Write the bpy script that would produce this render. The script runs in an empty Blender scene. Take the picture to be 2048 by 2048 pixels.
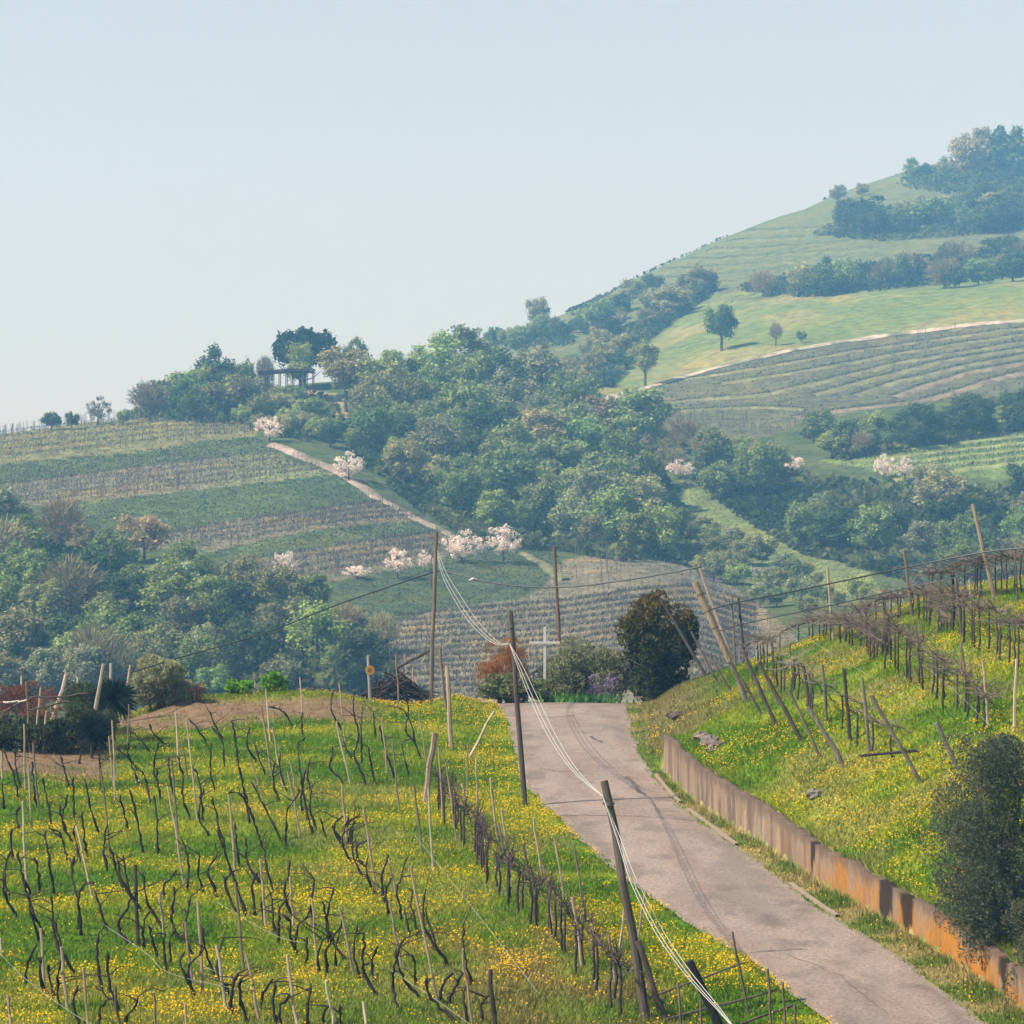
import bpy, math
import numpy as np
from mathutils import Vector

# ------------------------------------------------------------------ camera, sky, sun, exposure
scn = bpy.context.scene
F = 2800.0            # focal length in pixels of a 1024 px frame
cam_d = bpy.data.cameras.new("camera")
cam_d.sensor_width = 36.0
cam_d.lens = F / 1024.0 * 36.0
cam_d.clip_start = 0.5
cam_d.clip_end = 6000.0
cam = bpy.data.objects.new("camera", cam_d)
cam.location = (0, 0, 0)
cam.rotation_euler = (math.radians(90), 0, 0)
scn.collection.objects.link(cam)
scn.camera = cam

TO_SUN = Vector((-0.70, -0.22, 0.78)).normalized()
SUN_EL = math.asin(TO_SUN.z)
SUN_AZ = math.atan2(TO_SUN.x, TO_SUN.y)
world = bpy.data.worlds.new("World")
scn.world = world
world.use_nodes = True
wn = world.node_tree
bg = wn.nodes["Background"]
sky = wn.nodes.new("ShaderNodeTexSky")
sky.sky_type = 'NISHITA'
sky.sun_disc = False
sky.sun_elevation = SUN_EL
sky.sun_rotation = SUN_AZ
sky.air_density = 1.0
sky.dust_density = 0.5
sky.ozone_density = 1.2
SKY_STRENGTH = 0.080
geo = wn.nodes.new("ShaderNodeTexCoord")
sep = wn.nodes.new("ShaderNodeSeparateXYZ")
wn.links.new(geo.outputs['Generated'], sep.inputs[0])
fade = wn.nodes.new("ShaderNodeMapRange")          # the milky haze of the lower sky thins out overhead
fade.interpolation_type = 'SMOOTHSTEP'
fade.inputs['From Min'].default_value = 0.05
fade.inputs['From Max'].default_value = 0.55
fade.inputs['To Min'].default_value = 0.78
fade.inputs['To Max'].default_value = 0.15
wn.links.new(sep.outputs['Z'], fade.inputs['Value'])
milky = wn.nodes.new("ShaderNodeMix")
milky.data_type = 'RGBA'
milky.inputs['B'].default_value = (0.376 / SKY_STRENGTH, 0.380 / SKY_STRENGTH, 0.384 / SKY_STRENGTH, 1)
wn.links.new(fade.outputs[0], milky.inputs['Factor'])
wn.links.new(sky.outputs[0], milky.inputs['A'])
wn.links.new(milky.outputs['Result'], bg.inputs[0])
bg.inputs[1].default_value = SKY_STRENGTH

sun_d = bpy.data.lights.new("sun", 'SUN')
sun_d.energy = 5.0
sun_d.angle = math.radians(0.6)
sun_d.color = (1.0, 0.95, 0.87)
sun = bpy.data.objects.new("sun", sun_d)
sun.rotation_euler = TO_SUN.to_track_quat('Z', 'Y').to_euler()
scn.collection.objects.link(sun)

scn.view_settings.view_transform = 'Standard'
scn.view_settings.look = 'None'
scn.view_settings.gamma = 1.0
scn.view_settings.exposure = 0.84
scn.cycles.use_denoising = True
scn.cycles.max_bounces = 5
scn.cycles.diffuse_bounces = 3
scn.cycles.transmission_bounces = 3
scn.cycles.transparent_max_bounces = 4
scn.cycles.volume_bounces = 0

HAZE_DENSITY = 0.00047
HAZE_COLOR = (0.23, 0.60, 1.0)

# ------------------------------------------------------------------ helpers
rng = np.random.default_rng(7)
COL = scn.collection


def sst(a, b, v):
    t = np.clip((v - a) / (b - a), 0, 1)
    return t * t * (3 - 2 * t)


def vnoise(x, y, seed=0):
    x = np.asarray(x, float); y = np.asarray(y, float)
    xi = np.floor(x).astype(np.int64); yi = np.floor(y).astype(np.int64)
    fx = x - xi; fy = y - yi
    fx = fx * fx * (3 - 2 * fx); fy = fy * fy * (3 - 2 * fy)

    def h(a, b):
        n = (a * 374761393 + b * 668265263 + seed * 974634777) & 0xFFFFFFFF
        n = ((n ^ (n >> 13)) * 1274126177) & 0xFFFFFFFF
        n = n ^ (n >> 16)
        return (n & 0xFFFF) / 65535.0
    return ((h(xi, yi) * (1 - fx) + h(xi + 1, yi) * fx) * (1 - fy)
            + (h(xi, yi + 1) * (1 - fx) + h(xi + 1, yi + 1) * fx) * fy)


def fbm(x, y, seed=0, octv=4):
    s = 0; a = 0.5; t = 0
    for i in range(octv):
        s = s + a * vnoise(np.asarray(x) * 2 ** i, np.asarray(y) * 2 ** i, seed + i * 17)
        t += a; a *= 0.5
    return s / t


def mix(a, b, t):
    return np.asarray(a) * (1 - t[..., None]) + np.asarray(b) * t[..., None]


def np_mesh(name, V, Fc, mat, col=None, smooth=False):
    V = np.ascontiguousarray(V, np.float32); Fc = np.ascontiguousarray(Fc, np.int32)
    m, k = Fc.shape
    me = bpy.data.meshes.new(name)
    me.vertices.add(len(V)); me.vertices.foreach_set('co', V.ravel())
    me.loops.add(m * k); me.loops.foreach_set('vertex_index', Fc.ravel())
    me.polygons.add(m); me.polygons.foreach_set('loop_start', np.arange(m, dtype=np.int32) * k)
    me.polygons.foreach_set('use_smooth', np.full(m, smooth))
    if col is not None:
        a = me.color_attributes.new('col', 'FLOAT_COLOR', 'POINT')
        c = np.ones((len(V), 4), np.float32); c[:, :3] = col
        a.data.foreach_set('color', c.ravel())
    me.materials.append(mat)
    me.update(calc_edges=True)
    return me


def obj(name, me, parent=None, loc=(0, 0, 0), color=None):
    o = bpy.data.objects.new(name, me)
    COL.objects.link(o)
    o.location = loc
    if parent is not None:
        o.parent = parent
    if color is not None:
        o.color = (color[0], color[1], color[2], 1)
    return o


def tag(o, label=None, cat=None, group=None, kind=None):
    if label: o['label'] = label
    if cat: o['category'] = cat
    if group: o['group'] = group
    if kind: o['kind'] = kind
    return o


def empty(name, loc, label, cat, group=None):
    o = bpy.data.objects.new(name, None)
    COL.objects.link(o)
    o.location = loc
    return tag(o, label, cat, group)


def nth(n):
    w = ['first', 'second', 'third', 'fourth', 'fifth', 'sixth', 'seventh', 'eighth', 'ninth', 'tenth']
    if n <= 10:
        return w[n - 1]
    s = 'th' if 10 <= n % 100 <= 20 else {1: 'st', 2: 'nd', 3: 'rd'}.get(n % 10, 'th')
    return f'{n}{s}'


class MB:
    """triangle collector"""
    def __init__(s):
        s.V = []; s.T = []; s.C = []; s.n = 0

    def add(s, V, T, c=None):
        V = np.asarray(V, float); T = np.asarray(T, int)
        s.V.append(V); s.T.append(T + s.n); s.n += len(V)
        s.C.append(np.broadcast_to(np.asarray(c if c is not None else (1, 1, 1), float), (len(V), 3)))

    def tube(s, pts, rad, sides=5, c=None, cap=True):
        P = np.asarray(pts, float); n = len(P)
        R = np.broadcast_to(np.asarray(rad, float), (n,))
        tang = np.gradient(P, axis=0)
        tang /= np.linalg.norm(tang, axis=1)[:, None] + 1e-9
        ref = np.where(np.abs(tang[:, 2:3]) > 0.9, np.array([[1.0, 0, 0]]), np.array([[0, 0, 1.0]]))
        u = np.cross(tang, ref); u /= np.linalg.norm(u, axis=1)[:, None] + 1e-9
        # keep the frame steady
        for i in range(1, n):
            a = u[i - 1] - tang[i] * np.dot(u[i - 1], tang[i])
            l = np.linalg.norm(a)
            if l > 1e-6: u[i] = a / l
        v = np.cross(tang, u)
        an = np.arange(sides) * 2 * math.pi / sides
        V = (P[:, None, :] + R[:, None, None] * (np.cos(an)[None, :, None] * u[:, None, :] + np.sin(an)[None, :, None] * v[:, None, :])).reshape(-1, 3)
        T = []
        for i in range(n - 1):
            for j in range(sides):
                a = i * sides + j; b = i * sides + (j + 1) % sides
                T += [(a, b, b + sides), (a, b + sides, a + sides)]
        if cap:
            for j in range(1, sides - 1):
                T += [(0, j + 1, j), ((n - 1) * sides, (n - 1) * sides + j, (n - 1) * sides + j + 1)]
        s.add(V, T, c)

    def box(s, lo, hi, c=None):
        x0, y0, z0 = lo; x1, y1, z1 = hi
        V = [(x0, y0, z0), (x1, y0, z0), (x1, y1, z0), (x0, y1, z0), (x0, y0, z1), (x1, y0, z1), (x1, y1, z1), (x0, y1, z1)]
        Q = [(0, 3, 2, 1), (4, 5, 6, 7), (0, 1, 5, 4), (1, 2, 6, 5), (2, 3, 7, 6), (3, 0, 4, 7)]
        T = []
        for a, b, c2, d in Q: T += [(a, b, c2), (a, c2, d)]
        s.add(V, T, c)

    def mesh(s, name, mat, origin=(0, 0, 0), smooth=False, col=False):
        V = np.concatenate(s.V) - np.asarray(origin); T = np.concatenate(s.T)
        return np_mesh(name, V, T, mat, np.concatenate(s.C) if col else None, smooth)


# ------------------------------------------------------------------ materials
def new_mat(name):
    m = bpy.data.materials.new(name); m.use_nodes = True
    nt = m.node_tree; nt.nodes.clear()
    return m, nt, nt.nodes.new('ShaderNodeOutputMaterial')


def vmath(nt, op, a, b):
    n = nt.nodes.new('ShaderNodeMath'); n.operation = op
    for i, v in enumerate((a, b)):
        if isinstance(v, (int, float)): n.inputs[i].default_value = v
        else: nt.links.new(v, n.inputs[i])
    return n.outputs[0]


def tint(nt, colsock, facsock):
    n = nt.nodes.new('ShaderNodeVectorMath'); n.operation = 'SCALE'
    nt.links.new(colsock, n.inputs[0]); nt.links.new(facsock, n.inputs['Scale'])
    return n.outputs[0]


def noise_fac(nt, scale, lo, hi, stretch=(1, 1, 1), detail=5, coord='Object'):
    tc = nt.nodes.new('ShaderNodeTexCoord')
    mp = nt.nodes.new('ShaderNodeMapping'); mp.inputs['Scale'].default_value = stretch
    nz = nt.nodes.new('ShaderNodeTexNoise'); nz.inputs['Scale'].default_value = scale; nz.inputs['Detail'].default_value = detail
    nz.inputs['Roughness'].default_value = 0.65
    nt.links.new(tc.outputs[coord], mp.inputs[0]); nt.links.new(mp.outputs[0], nz.inputs['Vector'])
    mr = nt.nodes.new('ShaderNodeMapRange')
    mr.inputs['From Min'].default_value = 0.3; mr.inputs['From Max'].default_value = 0.7
    mr.inputs['To Min'].default_value = lo; mr.inputs['To Max'].default_value = hi
    nt.links.new(nz.outputs['Fac'], mr.inputs['Value'])
    return mr.outputs[0], nz.outputs['Fac']


def surf_mat(name, source='attr', scale=3.0, lo=0.8, hi=1.2, stretch=(1, 1, 1), rough=0.9, bump=0.0, color=(1, 1, 1), spec=0.2, bdist=0.02):
    """rough surface; colour from the mesh attribute, the object's own colour or one constant, broken up by noise"""
    m, nt, out = new_mat(name)
    b = nt.nodes.new('ShaderNodeBsdfPrincipled')
    b.inputs['Roughness'].default_value = rough
    b.inputs['Specular IOR Level'].default_value = spec
    if source == 'attr':
        a = nt.nodes.new('ShaderNodeAttribute'); a.attribute_name = 'col'; cs = a.outputs['Color']
    elif source == 'object':
        cs = nt.nodes.new('ShaderNodeObjectInfo').outputs['Color']
    else:
        a = nt.nodes.new('ShaderNodeRGB'); a.outputs[0].default_value = (*color, 1); cs = a.outputs[0]
    f, raw = noise_fac(nt, scale, lo, hi, stretch)
    nt.links.new(tint(nt, cs, f), b.inputs['Base Color'])
    if bump:
        bp = nt.nodes.new('ShaderNodeBump'); bp.inputs['Strength'].default_value = bump; bp.inputs['Distance'].default_value = bdist
        nt.links.new(raw, bp.inputs['Height']); nt.links.new(bp.outputs[0], b.inputs['Normal'])
    nt.links.new(b.outputs[0], out.inputs['Surface'])
    return m


def leaf_mat(name, source='object', transl=0.3, use_var=True):
    m, nt, out = new_mat(name)
    if source == 'object':
        cs = nt.nodes.new('ShaderNodeObjectInfo').outputs['Color']
    a = nt.nodes.new('ShaderNodeAttribute'); a.attribute_name = 'col'
    if source == 'object':
        v = nt.nodes.new('ShaderNodeVectorMath'); v.operation = 'MULTIPLY'
        nt.links.new(cs, v.inputs[0]); nt.links.new(a.outputs['Color'], v.inputs[1]); cs = v.outputs[0]
    else:
        cs = a.outputs['Color']
    d = nt.nodes.new('ShaderNodeBsdfDiffuse'); t = nt.nodes.new('ShaderNodeBsdfTranslucent')
    nt.links.new(cs, d.inputs['Color']); nt.links.new(cs, t.inputs['Color'])
    mx = nt.nodes.new('ShaderNodeMixShader'); mx.inputs[0].default_value = transl
    nt.links.new(d.outputs[0], mx.inputs[1]); nt.links.new(t.outputs[0], mx.inputs[2])
    nt.links.new(mx.outputs[0], out.inputs['Surface'])
    return m


M_ground = surf_mat('meadow_soil', 'attr', 2.2, 0.65, 1.3, rough=1.0, spec=0.05, bump=0.6, bdist=0.05)
M_hill = surf_mat('hillside_cover', 'attr', 0.30, 0.55, 1.45, rough=1.0, spec=0.0, bump=0.9, bdist=1.2)
M_road = surf_mat('worn_asphalt', 'attr', 13.0, 0.60, 1.40, rough=0.85, spec=0.25, bump=0.35, bdist=0.01)
M_crack = surf_mat('tar_seam', 'const', 8, 0.7, 1.3, color=(0.10, 0.08, 0.07), rough=0.8)
M_wall = surf_mat('stained_concrete', 'attr', 14, 0.8, 1.2, (1, 1, 0.35), rough=0.92, bump=0.5, bdist=0.02)
M_wood = surf_mat('weathered_wood', 'object', 9.0, 0.62, 1.35, (1, 1, 0.12), rough=0.85, bump=0.4, bdist=0.01)
M_bark = surf_mat('vine_bark', 'object', 14.0, 0.55, 1.5, (1, 1, 0.4), rough=0.95, bump=0.6, bdist=0.01)
M_white = surf_mat('white_paint', 'const', 9, 0.86, 1.08, color=(0.58, 0.58, 0.55), rough=0.6)
M_cable = surf_mat('dark_cable', 'const', 3, 0.8, 1.2, color=(0.035, 0.045, 0.05), rough=0.45, spec=0.5)
M_wire = surf_mat('galvanised_wire', 'const', 2, 0.85, 1.1, color=(0.40, 0.385, 0.35), rough=0.5, spec=0.5)
M_twire = surf_mat('old_trellis_wire', 'const', 2, 0.85, 1.1, color=(0.33, 0.33, 0.29), rough=0.6)
M_stone = surf_mat('field_stone', 'object', 7, 0.6, 1.35, rough=0.95, bump=0.6, bdist=0.03)
M_plain = surf_mat('painted_sheet', 'object', 10, 0.8, 1.15, rough=0.55)
M_roof = surf_mat('pergola_timber', 'const', 3, 0.7, 1.2, color=(0.075, 0.05, 0.045), rough=0.8)
M_leaf = leaf_mat('leaves', 'object', 0.30)
M_needle = leaf_mat('needles', 'object', 0.08)
M_grass = leaf_mat('grass_blades', 'attr', 0.40)
M_petal = leaf_mat('yellow_petals', 'attr', 0.35)

# ------------------------------------------------------------------ the lie of the land
H0, VP = 13.0, 370.0      # camera height over the vineyard plane, vanishing line of that plane
SLOPE = (512 - VP) / F


def D_of(py):
    return H0 * F / (np.asarray(py, float) - VP)


def line_xy(pts):
    p = np.array(pts, float)
    D = D_of(p[:, 1]); x = (p[:, 0] - 512) / F * D
    i = np.argsort(D)
    return x[i], D[i]


def smooth_line(ln, sig=1.6):
    xk, yk = ln
    q = np.arange(yk[0] - 14, yk[-1] + 14, 0.25)
    x = np.interp(q, yk, xk)
    s0 = (xk[3] - xk[0]) / (yk[3] - yk[0]); s1 = (xk[-1] - xk[-3]) / (yk[-1] - yk[-3])
    x = np.where(q < yk[0], xk[0] + (q - yk[0]) * s0, x); x = np.where(q > yk[-1], xk[-1] + (q - yk[-1]) * s1, x)
    r = int(3 * sig / 0.25); k = np.exp(-0.5 * (np.arange(-r, r + 1) * 0.25 / sig) ** 2); k /= k.sum()
    xs = np.convolve(np.pad(x, r, mode='reflect', reflect_type='odd'), k, 'valid')
    return xs, q


def ext_interp(xk, yk, q):
    q = np.asarray(q, float)
    r = np.interp(q, yk, xk)
    s0 = (xk[2] - xk[0]) / (yk[2] - yk[0])
    r = np.where(q < yk[0], xk[0] + (q - yk[0]) * s0, r)
    return r


ROAD_L = line_xy([(493, 699), (503, 712), (507, 721), (515, 750), (520, 773), (530, 790), (556, 817), (584, 843), (618, 871), (647, 898), (692, 925), (731, 947), (775, 980), (801, 1004)])
ROAD_R = line_xy([(627, 699), (628, 716), (633, 739), (649, 772), (655, 780), (672, 801), (699, 821), (739, 851), (770, 871), (789, 888), (844, 926), (888, 948), (940, 987), (975, 1018)])
WALL = line_xy([(667, 775), (683, 793), (710, 814), (745, 834), (766, 845), (785, 859), (814, 882), (836, 896), (863, 909), (896, 926), (921, 940), (952, 961), (983, 981), (1014, 1008)])

ROAD_L, ROAD_R, WALL = smooth_line(ROAD_L), smooth_line(ROAD_R), smooth_line(WALL, 2.2)


def xl(y): return ext_interp(*ROAD_L, y)
def xr(y): return ext_interp(*ROAD_R, y)


def xw(y):
    y = np.asarray(y, float)
    w = ext_interp(*WALL, y)
    t = sst(89.5, 95.5, y)
    return w * (1 - t) + (xr(y) + 0.35) * t


def hw(y):
    y = np.asarray(y, float)
    return np.interp(y, [40, 56, 67, 79, 90], [0.75, 0.80, 0.9, 1.07, 1.22]) * (1 - sst(89.8, 93.5, y))


def near_z(x, y):
    x = np.asarray(x, float); y = np.asarray(y, float)
    px = 512 + F * x / np.maximum(y, 1)
    yc = np.interp(px, [0, 60, 130, 200], [92, 94, 102, 106])
    z = -H0 + SLOPE * y
    left = sst(0.3, 3.0, xl(y) - x)
    z = z + left * (fbm(x * 0.16, y * 0.16, 3, 3) - 0.5) * 0.7
    d = x - xw(y)
    dd = np.maximum(d, 0)
    g = 0.36 * np.minimum(dd, 12) + 0.2 * np.maximum(dd - 12, 0)
    z = z + hw(y) * sst(0.04, 0.19, d) + g * sst(0.2, 1.7, dd) + sst(0.6, 3, dd) * (fbm(x * 0.3, y * 0.3, 9, 3) - 0.5) * 0.55
    z = z + 0.55 * np.exp(-((y - 107.5) / 3.2) ** 2) * sst(120, 200, px) * sst(400, 320, px)
    z = z + 0.38 * np.exp(-((y - 107) / 3.0) ** 2) * np.exp(-((px - 455) / 26) ** 2)
    q = np.maximum(y - yc, 0)
    z = z - np.where(q < 26, 0.0096 * q * q, 0.0096 * 676 + 0.5 * (q - 26))
    return z


# far country: for columns of bearing, elevation of the ground at growing distance
FAR = {
    -300: [(170, 1060), (250, 930), (330, 690), (400, 610), (450, 550), (500, 505), (560, 462), (620, 440), (700, 450), (1000, 485), (1700, 505)],
    0: [(170, 1060), (250, 930), (330, 690), (400, 600), (450, 540), (500, 490), (560, 450), (610, 430), (680, 442), (1000, 470), (1700, 505)],
    150: [(170, 1060), (250, 930), (330, 690), (400, 600), (450, 540), (500, 490), (560, 440), (620, 413), (700, 427), (1000, 465), (1700, 500)],
    300: [(170, 1060), (250, 930), (330, 700), (400, 600), (450, 535), (500, 482), (560, 430), (620, 388), (680, 392), (850, 420), (1000, 430), (1700, 490)],
    400: [(170, 1060), (250, 930), (330, 690), (400, 600), (440, 558), (500, 502), (560, 442), (620, 397), (680, 372), (800, 380), (1000, 400), (1700, 480)],
    480: [(170, 1060), (250, 930), (330, 680), (400, 605), (430, 572), (460, 552), (500, 512), (560, 452), (620, 407), (700, 376), (800, 358), (900, 346), (1000, 350), (1700, 450)],
    560: [(170, 1060), (250, 930), (330, 675), (400, 605), (430, 578), (460, 560), (490, 545), (550, 482), (620, 422), (700, 387), (800, 360), (900, 335), (1000, 312), (1100, 315), (1700, 420)],
    640: [(170, 1060), (250, 930), (330, 665), (400, 595), (440, 560), (480, 552), (530, 520), (580, 455), (640, 415), (700, 395), (750, 382), (800, 365), (900, 325), (1000, 290), (1100, 273), (1200, 280), (1700, 380)],
    750: [(170, 1060), (250, 930), (330, 655), (400, 612), (440, 598), (480, 565), (530, 510), (570, 455), (610, 428), (650, 402), (700, 372), (750, 352), (800, 330), (900, 295), (1000, 258), (1100, 232), (1170, 223), (1300, 237), (1700, 320)],
    900: [(170, 1060), (250, 930), (330, 650), (400, 605), (460, 560), (520, 505), (560, 458), (600, 432), (650, 400), (700, 357), (750, 335), (800, 315), (900, 275), (1000, 240), (1100, 200), (1200, 169), (1300, 176), (1700, 250)],
    1024: [(170, 1060), (250, 930), (330, 645), (400, 600), (460, 552), (520, 497), (560, 452), (600, 427), (650, 392), (700, 347), (750, 320), (800, 300), (900, 265), (1000, 230), (1100, 190), (1250, 144), (1350, 147), (1700, 200)],
    1330: [(170, 1060), (250, 930), (330, 640), (400, 590), (460, 540), (520, 485), (560, 440), (600, 410), (650, 375), (700, 330), (750, 300), (800, 280), (900, 235), (1000, 195), (1100, 150), (1250, 90), (1350, 90), (1700, 140)],
}
_U = np.linspace(math.log(165), math.log(1720), 500)
_PX = np.linspace(-300, 1330, 240)


def _gsm(a, s, axis):
    r = int(3 * s); k = np.exp(-0.5 * (np.arange(-r, r + 1) / s) ** 2); k /= k.sum()
    p = [(0, 0)] * a.ndim; p[axis] = (r, r)
    b = np.pad(a, p, mode='edge')
    return np.apply_along_axis(lambda v: np.convolve(v, k, 'valid'), axis, b)


_cols = sorted(FAR)
_tab = np.array([np.interp(_U, [math.log(d) for d, _ in FAR[c]], [p for _, p in FAR[c]]) for c in _cols])
_tab = _gsm(_tab, 6, 1)
_grid = np.array([np.interp(_PX, _cols, _tab[:, i]) for i in range(len(_U))]).T
_grid = _gsm(_grid, 5, 0)


def far_z(x, y):
    x = np.asarray(x, float); y = np.asarray(y, float)
    px = 512 + F * x / y
    a = np.clip((px - _PX[0]) / (_PX[1] - _PX[0]), 0, len(_PX) - 1.001)
    b = np.clip((np.log(y) - _U[0]) / (_U[1] - _U[0]), 0, len(_U) - 1.001)
    i = a.astype(int); j = b.astype(int); fa = a - i; fb = b - j
    py = (_grid[i, j] * (1 - fa) + _grid[i + 1, j] * fa) * (1 - fb) + (_grid[i, j + 1] * (1 - fa) + _grid[i + 1, j + 1] * fa) * fb
    z = (512 - py) / F * y
    z = z + (fbm(x * 0.02, y * 0.02, 31, 3) - 0.5) * 5.0 * sst(300, 420, y)
    return z


def hit(px, py, far=False, lo=None, hi=None):
    """distance at which a sight line meets the land (vectorised)"""
    px = np.atleast_1d(np.asarray(px, float)); py = np.atleast_1d(np.asarray(py, float))
    if far: Ds = np.geomspace(lo or 300, hi or 1400, 300)
    else: Ds = np.geomspace(lo or 44, hi or 128, 700)
    X = (px[:, None] - 512) / F * Ds[None]; Z = (512 - py[:, None]) / F * Ds[None]
    G = (far_z if far else near_z)(X, np.broadcast_to(Ds, X.shape))
    below = Z <= G
    k = np.where(below.any(1), below.argmax(1), np.argmin(Z - G, axis=1))
    k = np.clip(k, 1, len(Ds) - 1)
    r = np.arange(len(px))
    a = Z[r, k - 1] - G[r, k - 1]; b = Z[r, k] - G[r, k]
    t = np.clip(a / (a - b + 1e-9), 0, 1)
    return Ds[k - 1] + (Ds[k] - Ds[k - 1]) * t


def P(px, py, D):
    return np.array([(px - 512) / F * D, D, (512 - py) / F * D])


def gpt(px, py, far=False, **k):
    D = float(hit(px, py, far, **k)[0])
    x = (px - 512) / F * D
    return np.array([x, D, float((far_z if far else near_z)(np.array([x]), np.array([D]))[0])])


CROPS = {1: (0, 1300, 512 / 1932), 2: (0, 1650, 512 / 1932), 3: (450, 1650, 550 / 1932), 4: (450, 1300, 550 / 1932),
         5: (850, 1050, 600 / 1932), 6: (950, 1500, 600 / 1932), 7: (1300, 1000, 748 / 1932), 8: (1300, 1400, 748 / 1932),
         9: (0, 1330, 420 / 1932)}


def cc(k, x, y):
    a, b, s = CROPS[k]
    return ((a + x * s) / 2, (b + y * s) / 2)


def in_poly(px, py, poly):
    c = np.zeros(np.shape(px), bool)
    n = len(poly)
    for i in range(n):
        x1, y1 = poly[i]; x2, y2 = poly[(i + 1) % n]
        if y1 == y2: continue
        k = ((y1 > py) != (y2 > py)) & (px < (x2 - x1) * (py - y1) / (y2 - y1) + x1)
        c ^= k
    return c


# ------------------------------------------------------------------ far hillside
POLY = {
    'hilltop': [(420, 300), (1340, 0), (1340, 300), (1024, 285), (740, 295), (600, 345), (500, 380), (440, 372)],
    'meadow': [(560, 412), (600, 372), (650, 335), (700, 300), (760, 288), (1024, 268), (1340, 240), (1340, 300), (918, 331), (778, 353), (640, 388)],
    'terraces': [(580, 410), (640, 390), (697, 374), (778, 354), (918, 332), (1340, 290), (1340, 395), (1024, 395), (900, 405), (800, 425), (760, 440), (690, 440), (620, 440)],
    'lowfield': [(820, 460), (900, 440), (1024, 425), (1340, 400), (1340, 480), (1024, 478), (900, 475)],
    'brownridge': [(440, 372), (470, 345), (560, 345), (575, 372), (500, 380)],
    'fieldA': [(-320, 400), (0, 410), (100, 400), (230, 395), (262, 425), (254, 437), (199, 442), (127, 453), (0, 464), (-320, 480)],
    'bank1': [(-320, 480), (0, 464), (127, 453), (199, 442), (254, 437), (285, 450), (272, 453), (163, 462), (72, 477), (0, 484), (-320, 500)],
    'fieldB': [(-320, 500), (0, 484), (72, 477), (163, 462), (272, 453), (335, 474), (235, 486), (163, 495), (63, 504), (-320, 540)],
    'bank2': [(63, 504), (163, 495), (235, 486), (335, 474), (368, 492), (350, 504), (235, 520), (163, 533), (60, 540)],
    'fieldC': [(60, 540), (163, 533), (235, 520), (350, 504), (385, 500), (432, 522), (377, 522), (272, 538), (212, 553), (181, 547), (100, 560)],
    'bank3': [(212, 553), (272, 538), (377, 522), (431, 522), (445, 530), (322, 547), (240, 562)],
    'fieldD': [(240, 562), (322, 547), (445, 530), (470, 543), (440, 560), (300, 585), (230, 580)],
    'cherryslope': [(230, 580), (300, 585), (440, 560), (470, 545), (540, 545), (575, 575), (560, 590), (520, 600), (440, 608), (390, 625), (330, 600)],
    'knoll': [(540, 588), (560, 560), (640, 548), (700, 564), (760, 605), (800, 640), (800, 760), (330, 760), (350, 640), (400, 622), (440, 608), (520, 600)],
    'gully': [(680, 480), (740, 500), (790, 540), (860, 565), (900, 610), (780, 600), (715, 560), (690, 520)],
    'ochrebank': [(300, 388), (345, 395), (350, 425), (320, 418), (300, 402)],
}
COVER = {
    'hilltop': (0.104, 0.125, 0.054), 'meadow': (0.118, 0.160, 0.050), 'terraces': (0.092, 0.098, 0.056), 'lowfield': (0.11, 0.16, 0.05),
    'brownridge': (0.16, 0.135, 0.105), 'fieldA': (0.15, 0.15, 0.068), 'bank1': (0.074, 0.100, 0.044), 'fieldB': (0.145, 0.135, 0.088), 'bank2': (0.068, 0.098, 0.042),
    'fieldC': (0.15, 0.14, 0.092), 'bank3': (0.074, 0.098, 0.046), 'fieldD': (0.13, 0.12, 0.08), 'cherryslope': (0.060, 0.082, 0.042),
    'knoll': (0.150, 0.138, 0.092), 'gully': (0.125, 0.155, 0.055), 'ochrebank': (0.24, 0.20, 0.10)}


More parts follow.
